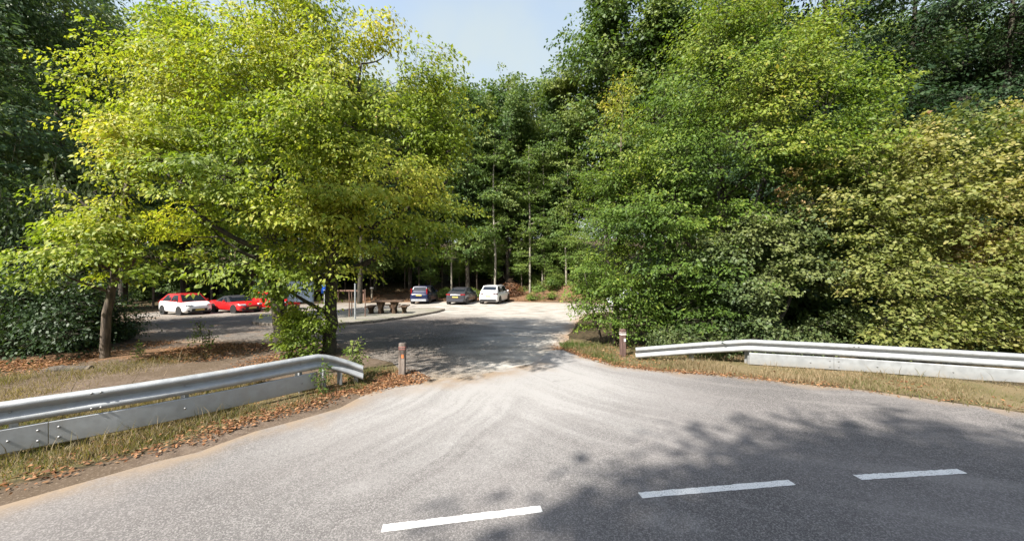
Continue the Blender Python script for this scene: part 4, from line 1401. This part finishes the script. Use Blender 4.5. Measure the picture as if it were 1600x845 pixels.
def car(loc, rz, label, col, roofmat=None, L=4.2, W=1.78, H=1.5, belt=.93, hood=.86, nose=.62, deck=None, ws0=.70, ws1=1.35, rr=3.35, rb=3.95, rim=RIM,
        tail='side', lampmat=None, skirt=None, group=None, wr=.315, plate=True, soft=False, roof_rail=False):
    """stations are measured from the nose (y=0) to the tail (y=L); built nose towards +Y, centred"""
    root = empty("car", loc, rz, label, "car", group)
    h = L / 2
    w = W / 2
    deck = deck if deck is not None else belt + .02
    st = [(0.0, .62, .40, nose - .12), (.06, .84, .26, nose), (.22, .94, .21, nose + .10), (.55, .985, .20, (hood + nose) / 2 + .10), (ws0 + .1, .995, .19, hood), (ws1, 1.0, .19, belt), (L * .5, 1.0, .19, belt + .01),
          (rr, 1.0, .19, belt + .03), (rb - .1, .98, .2, deck), (L - .16, .95, .24, deck - .02), (L - .05, .89, .30, deck - .08), (L, .80, .36, deck - .2)]
    st = sorted(st)
    m = MB()
    K = 12
    for (y, wf, z0, z1) in st:
        ww = w * wf
        half = [(0, z0), (ww * .80, z0), (ww * .97, z0 + .06), (ww, z0 + .2 * (z1 - z0)), (ww * 1.0, z0 + .55 * (z1 - z0)), (ww * .975, z0 + .82 * (z1 - z0)), (ww * .91, z1 - .015), (ww * .80, z1), (0, z1 + .025)]
        ring = [(x, h - y, z) for x, z in half] + [(-x, h - y, z) for x, z in reversed(half[1:-1])]
        K = len(ring)
        m.v += ring
    n = len(st)
    for i in range(n - 1):
        for j in range(K):
            j2 = (j + 1) % K
            m.f.append((i * K + j, i * K + j2, (i + 1) * K + j2, (i + 1) * K + j))
    m.f.append(tuple(range(K))); m.f.append(tuple((n - 1) * K + j for j in range(K)))
    m.build("body", col, root, 'all')
    # greenhouse
    rf_ = roofmat or col
    A = (w * .90, h - ws0, hood - .01); B = (w * .70, h - ws1, H - .03); Cc = (w * .70, h - rr, H - .02); D = (w * .86, h - rb, deck - .01)
    mid = (w * .715, h - (ws1 + rr) / 2, H)
    def greenh(name, mat):
        g = MB()
        prof = [A, B, mid, Cc, D]
        rows = []
        for (x, y, z) in prof:
            rows.append([(-w * .93, y, min(belt, z)), (-x, y, z), (-x * .6, y, z + (.025 if z > belt + .1 else 0)), (x * .6, y, z + (.025 if z > belt + .1 else 0)), (x, y, z), (w * .93, y, min(belt, z))])
        for r_ in rows: g.v += r_
        for i in range(len(prof) - 1):
            for j in range(5):
                g.f.append((i * 6 + j, i * 6 + j + 1, (i + 1) * 6 + j + 1, (i + 1) * 6 + j))
        g.f.append((0, 1, 2, 3, 4, 5)); g.f.append(tuple(24 + j for j in range(6)))
        return g.build(name, mat, root, True)
    greenh("soft_top" if soft else "roof", rf_)
    # glazing: panes set 6 mm proud, inset from the pillars
    def pane(name, pts, off):
        g = MB()
        c = sum((Vector(p) for p in pts), Vector()) / 4
        q = [Vector(p) + Vector(off) for p in pts]
        b = [v - Vector(off) * 2 for v in q]
        g.quad(*q); g.quad(*b)
        for i in range(4):
            g.quad(q[i], q[(i + 1) % 4], b[(i + 1) % 4], b[i])
        return g.build(name, GLASS, root)
    def lerp(a, b, t): return tuple(a[i] + (b[i] - a[i]) * t for i in range(3))
    def rowx(p, q, t, k): 
        v = lerp(p, q, t); return (v[0] * k, v[1], v[2])
    pane("windscreen", [rowx(A, B, .10, -.9), rowx(A, B, .10, .9), rowx(A, B, .93, .9), rowx(A, B, .93, -.9)], (0, .010, .012))
    pane("rear_window", [rowx(Cc, D, .10, -.88), rowx(Cc, D, .10, .88), rowx(Cc, D, .66 if not soft else .5, .88), rowx(Cc, D, .66 if not soft else .5, -.88)], (0, -.012, .012))
    ym = h - (ws1 + (rr - ws1) * .48)
    for sx in (-1, 1):
        zt = H - .09
        def side(y, z):
            t = (z - belt) / (H - .03 - belt)
            return (sx * (w * .93 + (w * .70 - w * .93) * t), y, z)
        f0 = h - (ws0 + (ws1 - ws0) * .62)
        r0 = h - (rr + (rb - rr) * .45)
        for y0b, y0t, y1b, y1t in ((f0, h - ws1 - .06, ym + .04, ym + .05), (ym - .05, ym - .04, r0, h - rr + .05)):
            pane("side_window", [side(y0b, belt + .035), side(y0t, zt), side(y1t, zt), side(y1b, belt + .035)], (sx * .012, 0, .004))
        mm = MB(); mm.box(sx * (w + .075), h - ws1 + .18, belt + .06, .16, .09, .12, .03); mm.build("mirror", roofmat if (roofmat and not soft) else col, root)
        hd = MB(); hd.box(sx * w * .995, ym - .16, belt - .12, .02, .16, .03, .006); hd.build("door_handle", col, root)
    # wheels
    for sx in (-1, 1):
        for y in (h - .78, h - L + .72):
            wh = empty("wheel", (sx * (w - .10), y, wr)); wh.parent = root
            t = MB(); t.lathe([(wr * .62, -.10), (wr * .93, -.105), (wr, -.07), (wr, .07), (wr * .93, .105), (wr * .62, .10)], 22, 'x'); t.build("tyre", RUBBER, wh, True)
            r_ = MB(); r_.lathe([(wr * .64, -.07 * sx), (wr * .64, .08 * sx), (wr * .55, .095 * sx), (wr * .16, .075 * sx), (wr * .14, .098 * sx)], 18, 'x'); r_.build("rim", rim, wh, True)
            a = MB()
            a.lathe([(wr * 1.17, -.12), (wr * 1.17, .108)], 22, 'x', (sx * (w - .10), y, wr + .01)); a.build("wheel_arch", BLACK, root, True)
    # lamps, bumpers, plate
    for sx in (-1, 1):
        l = MB(); l.box(sx * w * .66, h - .12, nose + .02, w * .42, .18, .13, .03, Matrix.Rotation(-sx * .45, 3, 'Z')); l.build("headlight", LAMP, root)
        fl = MB(); fl.box(sx * w * .68, h - .06, .36, .16, .08, .09, .02); fl.build("fog_light", BLACK, root)
        if tail == 'tall':
            t = MB(); t.box(sx * w * .82, h - L + .14, deck + .14, .13, .16, .52, .03); t.build("tail_light", TAIL, root)
        else:
            t = MB(); t.box(sx * w * .72, h - L + .09, deck - .12, w * .46, .14, .13, .03, Matrix.Rotation(sx * .28, 3, 'Z')); t.build("tail_light", lampmat or TAIL, root)
    b = MB(); b.box(0, h + .0, .40, w * 1.05, .06, .17, .02); b.build("grille", BLACK, root)
    bs = MB(); bs.box(0, h - L - .0, .36, w * 1.62, .12, .20, .03); bs.build("bumper", skirt or col, root)
    bs = MB(); bs.box(0, h - .03, .25, w * 1.5, .10, .09, .02); bs.build("bumper", BLACK, root)
    p = MB(); p.box(0, h + .04, .40, .52, .02, .11, .004); p.build("number_plate", PLATE, root)
    p = MB(); p.box(0, h - L - .015, deck - .32 if tail != 'tall' else deck - .2, .52, .03, .11, .004); p.build("number_plate", PLATE, root)
    if roof_rail:
        for sx in (-1, 1):
            t = MB(); t.tube([(sx * w * .66, h - ws1 - .2, H + .02), (sx * w * .66, h - ws1 - .3, H + .06), (sx * w * .66, h - rr + .2, H + .06), (sx * w * .66, h - rr + .1, H + .02)], .018, 6); t.build("roof_rail", BLACK, root)
    return root


def put(px, d, dz=0):
    x, y = at(px, d)
    return (x, y, gzf(x, y) + .008 + dz)


WHT = paint("white_car_paint", (.80, .80, .80)); RED = paint("red_car_paint", (.55, .014, .016)); REDR = paint("red_roof_paint", (.42, .02, .02))
BLU = paint("blue_car_paint", (.010, .016, .055)); GRY = paint("grey_car_paint", (.040, .040, .048)); SLV = paint("silver_car_paint", (.5, .52, .55))
SOFT = plain("soft_top_cloth", (.012, .013, .018), .9)
HD = R(-24) - math.pi / 2
car(put(290, 25.4), HD, "white hatchback with a red roof, leftmost of the parked cars", WHT, REDR, L=3.7, W=1.72, H=1.48, belt=.96, hood=.93, nose=.70, ws0=.62, ws1=1.25, rr=2.75, rb=3.5, rim=RIMD, wr=.31)
car(put(369, 26.8), HD, "low red roadster with a black soft top beside the white hatchback", RED, SOFT, L=4.05, W=1.74, H=1.23, belt=.84, hood=.82, nose=.62, deck=.90, ws0=1.35, ws1=1.95, rr=2.5, rb=3.15, rim=RIM, soft=True, wr=.31)
car(put(430, 28.6), HD, "red car partly hidden by the low branches of the twin trees", RED, None, L=4.1, W=1.74, H=1.42, belt=.90, hood=.86, nose=.66, rr=3.2, rb=3.85)
RH = R(-5)
car(put(664, 33.6), R(-2), "dark blue hatchback, leftmost of the three cars seen from behind", BLU, None, L=3.95, W=1.70, H=1.58, belt=.98, hood=.92, nose=.68, rr=3.5, rb=3.9, tail='tall', skirt=plain("grey_bumper", (.30, .31, .33), .6), ws0=.65, ws1=1.4)
car(put(723, 32.8), R(-9), "dark grey low car between the blue and the white one", GRY, None, L=4.45, W=1.82, H=1.44, belt=.95, hood=.88, nose=.66, rr=3.1, rb=4.2, ws0=.95, ws1=1.65, deck=1.0)
car(put(774, 33.2), R(-15), "white sport utility car at the right end of the rear-facing row", WHT, None, lampmat=plain('smoked_tail_lamp', (.06, .012, .014), .2), L=4.3, W=1.82, H=1.62, belt=1.02, hood=.96, nose=.72, rr=3.6, rb=4.15, skirt=BLACK, wr=.34, roof_rail=True, ws0=.85, ws1=1.5)
car(put(992, 28.5), R(80), "pale silver car half hidden behind the hornbeam leaves", SLV, None, L=4.3, W=1.78, H=1.5)

# ------------------------------------------------------------------ small things on and round the island
DKW = bark_mat("dark_table_wood", (0.045, 0.026, 0.016), (0.13, 0.075, 0.045), mossy=.1)
RDW = bark_mat("reddish_wood", (0.13, 0.075, 0.055), (0.27, 0.165, 0.125), mossy=0)
x, y = at(606, 23)
pt = empty("picnic_table", (x, y, gzf(x, y) + .11), .06, "dark brown wooden picnic table with end benches on the gravel island", "picnic table")
def funnel(sx, sy, wt, wb, h, d, name, z0=0):
    m = MB()
    v = [(sx - wb / 2, z0), (sx + wb / 2, z0), (sx + wb * .30, z0 + h * .42), (sx + wt / 2, z0 + h), (sx - wt / 2, z0 + h), (sx - wb * .30, z0 + h * .42)]
    i = len(m.v); n = len(v)
    m.v += [(p[0], sy - d / 2, p[1]) for p in v] + [(p[0], sy + d / 2, p[1]) for p in v]
    m.f.append(tuple(range(n))); m.f.append(tuple(range(2 * n - 1, n - 1, -1)))
    for k in range(n):
        j = (k + 1) % n
        m.f.append((k, j, n + j, n + k))
    m.build(name, DKW, pt)
for k in range(4):
    m = MB(); m.box(0, -.33 + k * .22, .79, 1.9, .205, .07, .01); m.build("plank", DKW, pt)
funnel(-.44, 0, .44, .24, .75, .62, "leg"); funnel(.44, 0, .44, .24, .75, .62, "leg")
for sx in (-1.06, 1.06):
    m = MB(); m.box(sx, 0, .47, .50, 1.1, .07, .01); m.build("bench_seat", DKW, pt)
    funnel(sx, 0, .32, .22, .435, .5, "leg")
m = MB(); m.box(0, .95, .47, 1.1, .36, .07, .01); m.build("bench_seat", DKW, pt)
funnel(0, .95, .34, .22, .435, .3, "leg")

# information board
PANEL = NG("board_panel"); xx, yy, zz = PANEL.xyz(PANEL.obj())
PANEL.set(Base_Color=PANEL.mix(PANEL.map(PANEL.noise(2.0, 4, .6, PANEL.obj()), .35, .65), (.55, .62, .76), (.64, .70, .80)), Roughness=.35); PANEL = PANEL.m
x, y = at(469.5, 24)
ib = empty("information_board", (x, y, gzf(x, y)), .05, "blue-grey information board on two posts seen through the branches", "sign")
m = MB(); m.box(0, 0, 1.55, 1.62, .04, 1.36, .01); m.build("panel", PANEL, ib)
GREYM = plain("grey_metal", (.36, .38, .40), .5, .3)
for sx in (-1, 1):
    m = MB(); m.tube([(sx * .85, 0, -.3), (sx * .85, 0, 2.27)], .035, 8); m.build("post", GREYM, ib)
for z in (.86, 2.245):
    m = MB(); m.box(0, 0, z, 1.63, .05, .03, .004); m.build("frame_bar", GREYM, ib)

# blue parking sign
SIGNB = plain("sign_blue", (.02, .10, .52), .35, var=.05)
SIGNL = plain("sign_pale_blue", (.22, .48, .72), .35, var=.05)
x, y = at(506.5, 20)
ps = empty("parking_sign", (x, y, gzf(x, y)), -.1, "small blue sign on a white post beside the tree trunk", "sign")
m = MB(); m.tube([(0, .04, -.2), (0, .04, 1.98)], .036, 8); m.build("post", WHITE, ps)
m = MB(); m.box(0, 0, 1.70, .34, .02, .40, .004); m.build("panel", SIGNB, ps)
m = MB(); m.box(0, 0, 1.945, .34, .02, .085, .004); m.build("panel", SIGNL, ps)
m = MB(); m.box(.01, -.013, 1.69, .13, .006, .03); m.build("symbol", WHITE, ps)

# wooden barrier behind the island
x0, y0 = at(486, 36); x1, y1 = at(569, 35.4)
bx = empty("wooden_barrier", ((x0 + x1) / 2, (y0 + y1) / 2, gzf((x0 + x1) / 2, 35.6)), math.atan2(y1 - y0, x1 - x0), "reddish wooden rail barrier across the forest path entrance", "barrier")
Lb = math.hypot(x1 - x0, y1 - y0)
m = MB(); m.box(0, 0, 1.02, Lb, .13, .16, .02); m.build("rail", RDW, bx)
for s in (-.47, 0.0, .44, .48):
    m = MB(); m.box(s * Lb, .14, .45, .15, .13, 1.25, .015); m.build("post", RDW, bx)

# stakes and slim posts on the island
for px, d, r_, h_, mat, nm, lab in ((545.5, 20.6, .03, 1.55, RDW, "wooden_stake", "thin brown stake left of the grey post on the island"), (549.5, 21.2, .03, 1.5, RDW, "wooden_stake", "thin brown stake right beside the grey post on the island"),
                                    (570.5, 20.8, .028, 1.62, RDW, "wooden_stake", "thin brown stake nearest the picnic table")):
    x, y = at(px, d)
    m = MB(); m.tube([(0, 0, -.2), (.01, 0, h_ * .5), (.0, 0, h_)], [r_, r_, r_ * .85], 7)
    o = m.build(nm, mat); o.location = (x, y, gzf(x, y) + .1); tag(o, lab, "stake")
x, y = at(555, 19.2)
m = MB(); m.tube([(0, 0, -.2), (0, 0, 1.95)], .045, 8); o = m.build("grey_post", GREYM); o.location = (x, y, gzf(x, y) + .1); tag(o, "tall plain grey metal post on the island front", "post")
x, y = at(581, 36.2)
mp = empty("marker_post", (x, y, gzf(x, y)), 0, "short path marker post with a white cap behind the picnic table", "post")
m = MB(); m.box(0, 0, .5, .14, .14, 1.2, .01); m.build("post", plain("pale_wood", (.30, .27, .21), .9), mp)
m = MB(); m.box(0, -.01, 1.2, .34, .10, .14, .02); m.build("cap", WHITE, mp)

# brush pile behind the white car
x, y = at(797, 37)
bp = empty("brush_pile", (x, y, gzf(x, y)), 0, "heap of dead branches with brown leaves right behind the white car", "brush pile")
rb_ = random.Random(9)
m = MB()
for i in range(60):
    a = rb_.uniform(0, 6.28); rr = rb_.uniform(0, .9); z = rb_.uniform(.1, 1.7) * (1.1 - rr)
    c = Vector((math.cos(a) * rr, math.sin(a) * rr, z)); d_ = Vector((rb_.uniform(-1, 1), rb_.uniform(-1, 1), rb_.uniform(-.3, .5))).normalized() * rb_.uniform(.3, .8)
    m.tube([c - d_, c + d_ * .2 + Vector((0, 0, .06)), c + d_], [.025, .018, .006], 4)
o = m.build("branches", bark_mat("dead_wood", (.10, .06, .04), (.26, .17, .11), mossy=0), bp, fix=False); o["kind"] = "stuff"
rg = np.random.default_rng(6)
P = nrm(rg.normal(0, 1, (1500, 3))) * rg.uniform(0, 1, (1500, 1)) ** .4 * np.array([1.5, 1.0, .9]) + np.array([0, 0, .55])
P[:, 2] = np.abs(P[:, 2])
V, F, k = leaf_geo(P, nrm(rg.normal(0, 1, P.shape)), nrm(rg.normal(0, 1, P.shape)), rg.uniform(.10, .2, len(P)), rg.uniform(.06, .11, len(P)), False)
o = link("dead_leaves", mesh_np("dead_leaves", V, F, np.repeat(rg.uniform(0, .45, len(P)), k)), bp, [LF_BRN]); o["kind"] = "stuff"

# old log at the foot of the brambles
def log(x, y, z, rz, L, r, label):
    root = empty("fallen_log", (x, y, z), rz, label, "log")
    q = random.Random(int(x * 10))
    m = MB(); m.tube([(-L / 2, 0, 0), (-L / 4, .02, .02), (0, -.01, 0), (L / 4, .02, -.01), (L / 2, 0, 0)], [r * .95, r * 1.05, r, r * .97, r * .9], 12, False); m.build("bark", WOODG, root, True)
    for s in (-1, 1):
        e = MB(); e.lathe([(r * .9, s * (L / 2 - .05)), (r * .88, s * (L / 2 + .004)), (r * .3, s * (L / 2 + .012))], 12, 'x'); e.build("cut_end", plain("cut_wood", (.15, .12, .09), .9, var=.3), root)
WOODG = bark_mat("grey_dead_wood", (.035, .028, .022), (.10, .082, .066), moss=(.10, .11, .04), mossy=.5)
log(-10.9, 8.7, .05, .2, .85, .10, "weathered grey log lying at the foot of the brambles")

# ------------------------------------------------------------------ grass, weeds, fallen leaves
def blades(name, P, hgt, wid, mat, seed, label, hue):
    rg = np.random.default_rng(seed)
    n = len(P)
    a = rg.uniform(0, 2 * math.pi, n)
    h = hgt * rg.uniform(.4, 1.3, n) * np.where(rg.uniform(0, 1, n) < .05 * (vnoise(P, 1.4, 77) > .5), rg.uniform(1.8, 3.4, n), 1.0) * (.55 + .9 * vnoise(P, 2.4, 78))
    s = np.stack([np.cos(a), np.sin(a), np.zeros(n)], 1)
    b = rg.uniform(0, 2 * math.pi, n)
    lean = np.stack([np.cos(b), np.sin(b), np.zeros(n)], 1) * (h * rg.uniform(.15, .8, n))[:, None]
    up = np.array([0, 0, 1.0])
    w = (wid * rg.uniform(.6, 1.3, n))[:, None]
    V = np.stack([P - s * w, P + s * w, P + lean * .4 + up * (h * .6)[:, None] - s * w * .7, P + lean * .4 + up * (h * .6)[:, None] + s * w * .7, P + lean + up * h[:, None] * .95], 1).reshape(-1, 3)
    T = np.array([(0, 1, 3), (0, 3, 2), (2, 3, 4)])
    F = (T[None] + (np.arange(n) * 5)[:, None, None]).reshape(-1, 3)
    o = link(name, mesh_np(name, V, F, np.repeat(np.clip(hue, 0, 1), 3)), None, [mat])
    tag(o, label, None, None, "stuff")


LF_GRS = leaf_mat("grass_blade", [(0.0, (0.06, 0.10, 0.02)), (0.35, (0.115, 0.135, 0.04)), (0.55, (0.18, 0.145, 0.08)), (1.0, (0.29, 0.22, 0.14))], .3, .6, .2)


def scatter(seed, n, box, dens):
    rg = np.random.default_rng(seed)
    P = np.c_[rg.uniform(box[0], box[1], n), rg.uniform(box[2], box[3], n)]
    k = dens(P) > rg.uniform(0, 1, n)
    P = P[k]
    ok = ~(inside(P, np.array(ROAD)) & (seg_dist(P, EDGE_L) > .12) & (seg_dist(P, EDGE_R) > .12)) & ~(inside(P, np.array(LOT)) & (seg_dist(P, LOT) > .25))
    P = P[ok]
    return np.c_[P, gz(P[:, 0], P[:, 1]) + .0]


def nz(P, s, seed): return vnoise(np.c_[P, np.zeros(len(P))], s, seed)


def dl(P):
    d = seg_dist(P, EDGE_L); r = seg_dist(P, RAIL_L)
    return np.clip(sstep(.5, 1.0, d) * sstep(1.9, 1.2, d) * (.35 + .65 * sstep(.35, .6, nz(P, 1.6, 2))) + .8 * sstep(.3, .05, np.abs(r - .12)) * sstep(.3, .6, nz(P, 2.2, 5)), 0, 1) * sstep(-2.6, -3.4, P[:, 0])
P = scatter(1, 260000, (-9.5, -2.6, 2.4, 9.0), dl)
blades("grass", P, .075, .005, LF_GRS, 1, "patchy grass along the left verge", .25 + .75 * nz(P[:, :2], 1.3, 8) + np.random.default_rng(1).normal(0, .18, len(P)))
P = scatter(2, 330000, (-16, -5.5, 4.5, 11.0), lambda P: sstep(.2, .6, seg_dist(P, RAIL_L)) * sstep(6.5, 3.8, seg_dist(P, RAIL_L)) * (.3 + .7 * sstep(.42, .62, nz(P, .9, 4))) * (sstep(2.3, 1.0, seg_dist(P, RAIL_L)) * .8 + .9 * sstep(-8.4, -9.8, P[:, 0])) * (((P[:, 0] + 13.5) * 1.0 - (P[:, 1] + 1.2) * 1.18) < 0) * .8)
blades("grass", P, .16, .005, LF_GRS, 2, "dry grass behind the left guardrail", .45 + .5 * nz(P[:, :2], .8, 9) + np.random.default_rng(2).normal(0, .15, len(P)))
P = scatter(3, 300000, (1.6, 16.5, 2.0, 12.2), lambda P: sstep(0.02, .3, seg_dist(P, EDGE_R)) * sstep(3.0, 2.0, seg_dist(P, EDGE_R)) * (.12 + .88 * sstep(.36, .62, nz(P, 1.2, 6))) * .8)
g_ = sstep(5.0, 3.0, P[:, 0]) * .35
blades("grass", P, .09, .0055, LF_GRS, 3, "short dry grass along the right verge", .62 - g_ + .5 * (nz(P[:, :2], .9, 10) - .5) * 1.6 + np.random.default_rng(3).normal(0, .15, len(P)))

# fallen leaves
def fallen(name, P, seed, label, size=.06, hue=(0, .8)):
    rg = np.random.default_rng(seed)
    n = len(P)
    a = rg.uniform(0, 2 * math.pi, n)
    ax = nrm(np.stack([np.cos(a), np.sin(a), rg.normal(.05, .25, n)], 1))
    nr = nrm(np.array([0, 0, 1.0]) + rg.normal(0, .4, (n, 3)))
    s = size * rg.uniform(.5, 1.35, n)
    Q = P.copy(); Q[:, 2] += rg.uniform(.012, .04, n)
    V, F, k = leaf_geo(Q, ax, nr, s, s * .55, True)
    o = link(name, mesh_np(name, V, F, np.repeat(rg.uniform(hue[0], hue[1], n), k)), None, [LF_BRN])
    tag(o, label, None, None, "stuff")


def d1(P):
    e = seg_dist(P, EDGE_L)
    c = np.hypot((P[:, 0] + 3.0) / 1.9, (P[:, 1] - 7.9) / .9)
    return np.clip(sstep(1.15, .4, c) + .55 * sstep(.1, .5, e) * sstep(1.5, .6, e) * sstep(-6.5, -3.5, P[:, 0]) * sstep(.3, .6, nz(P, 1.5, 12)) + .75 * sstep(.2, .4, e) * sstep(1.5, .8, e) * (.25 + .75 * sstep(.35, .6, nz(P, 2.0, 31))), 0, 1)
fallen("fallen_leaves", scatter(11, 60000, (-9, -1.2, 1.5, 9.2), d1), 11, "orange fallen leaves along the left verge and bollard")
fallen("fallen_leaves", scatter(12, 50000, (1.0, 12, 4.0, 12.4), lambda P: np.clip(sstep(.5, .05, seg_dist(P, EDGE_R[:8])) * sstep(9, 4, P[:, 0]) + .6 * sstep(1.0, .3, np.hypot((P[:, 0] - 2.4) / 1.0, (P[:, 1] - 11.0) / .9)) + .30 * sstep(.0, .3, seg_dist(P, EDGE_R)) * sstep(2.4, 1.2, seg_dist(P, EDGE_R)) * sstep(.4, .65, nz(P, 1.9, 61)), 0, 1)), 12, "brown fallen leaves along the right verge tip")
fallen("fallen_leaves", scatter(13, 50000, (-15, -5.5, 7.5, 13.4), lambda P: np.clip(sstep(1.3, .2, seg_dist(P, [(-13.4, 9.5), (-11.2, 10.3), (-9.2, 11.6)])) * .9 + .30 * sstep(.35, .65, nz(P, .8, 3)) + .35 * sstep(1.6, .5, np.hypot(P[:, 0] + 6.4, P[:, 1] - 9.7)), 0, 1)), 13, "rust-coloured fallen leaves under the yellowing trees", .07)
fallen("fallen_leaves", scatter(14, 16000, (-16, 10, 34.4, 40), lambda P: .35 + .65 * sstep(.3, .6, nz(P, .5, 7))), 14, "leaf litter on the forest floor behind the parked cars", .13, (0, .6))

# weeds
WEED = [tree_meshes(120 + i, [([(0, 0, -.05), (.02, 0, .25), (.03, .01, .55)], [.006, .005, .002]), ([(0, 0, -.05), (-.08, .03, .2), (-.12, .04, .4)], [.005, .004, .002])],
                    [(0, 0, .3, .16, .16, .22), (.05, 0, .5, .1, .1, .15), (-.1, 0, .3, .12, .12, .12)], 22, 12, .055, .16, True, 0, .1, .4, .6, .3, .45, hue0=.45, sub=2) for i in range(2)]
for i, (x, y, s, lab) in enumerate(((-3.82, 7.12, 1.1, "green weed growing in front of the left guardrail bend"), (-3.55, 7.9, 1.5, "tall weed behind the left guardrail end"), (-3.7, 8.1, 1.3, "weed sprouting behind the bent rail"),
                                     (-9.3, 10.6, 1.6, "tall thin weed standing on the brown earth"), (-10.6, 10.0, .8, "low weed on the brown earth near the leaning trunk"))):
    tree("weed", (x, y, gzf(x, y)), WEED[i % 2], (BARK, LF_SAP), lab, "weed", None, i * 1.3, (s, s, s))

# ------------------------------------------------------------------ each look-alike gets its own label
DROP = {n if not k else '%s.%03d' % (n, k) for n, ks in {'bank_shrub': [7, 8, 10, 15, 16, 20, 22, 25, 30], 'bramble_bush': [0, 9, 11, 12, 14, 15, 16, 17, 18, 19, 21, 22, 24, 25, 28], 'forest_tree': [3, 4, 5, 24, 25, 26, 27, 28, 30, 31, 41, 42, 44, 45, 46, 47, 48, 49, 50, 51, 52, 53, 54, 55, 58, 68, 69, 70, 71, 72, 73, 74, 75, 76, 77, 78, 79, 80, 81, 82, 83, 84, 85, 86, 87, 95, 96, 97, 98, 99, 100, 101, 102, 103, 104, 105, 106, 107, 108, 109, 110, 111, 112, 113, 115, 116, 117, 118, 121, 123, 124, 125, 126, 127, 128, 129, 130, 131, 132], 'hazel_shrub': [1], 'ivy_bush': [13, 14, 15], 'undergrowth_bush': [4, 9, 12, 13, 14, 15, 16, 20, 25, 33, 36, 47, 49, 58, 60, 61, 62, 63]}.items() for k in ks}   # wholly hidden behind nearer growth
for nm in DROP:
    o = bpy.data.objects.get(nm)
    if o:
        for c in list(o.children): bpy.data.objects.remove(c)
        bpy.data.objects.remove(o)
ORD = "first second third fourth fifth sixth seventh eighth ninth tenth eleventh twelfth thirteenth fourteenth fifteenth sixteenth seventeenth eighteenth nineteenth twentieth".split()
ORD += ["twenty-" + q for q in ORD[:9]] + ["thirtieth"] + ["thirty-" + q for q in ORD[:9]] + ["fortieth"] + ["forty-" + q for q in ORD[:9]]
by = {}
for o in bpy.data.objects:
    if o.parent is None and o.get("label") and o.get("category"):
        by.setdefault(o["label"], []).append(o)
for lab, os_ in by.items():
    if len(os_) > 1:
        os_.sort(key=lambda o: o.location.x / max(o.location.y, .1))
        for k, o in enumerate(os_):
            o["label"] = lab + ", " + ORD[k] + " from the left"
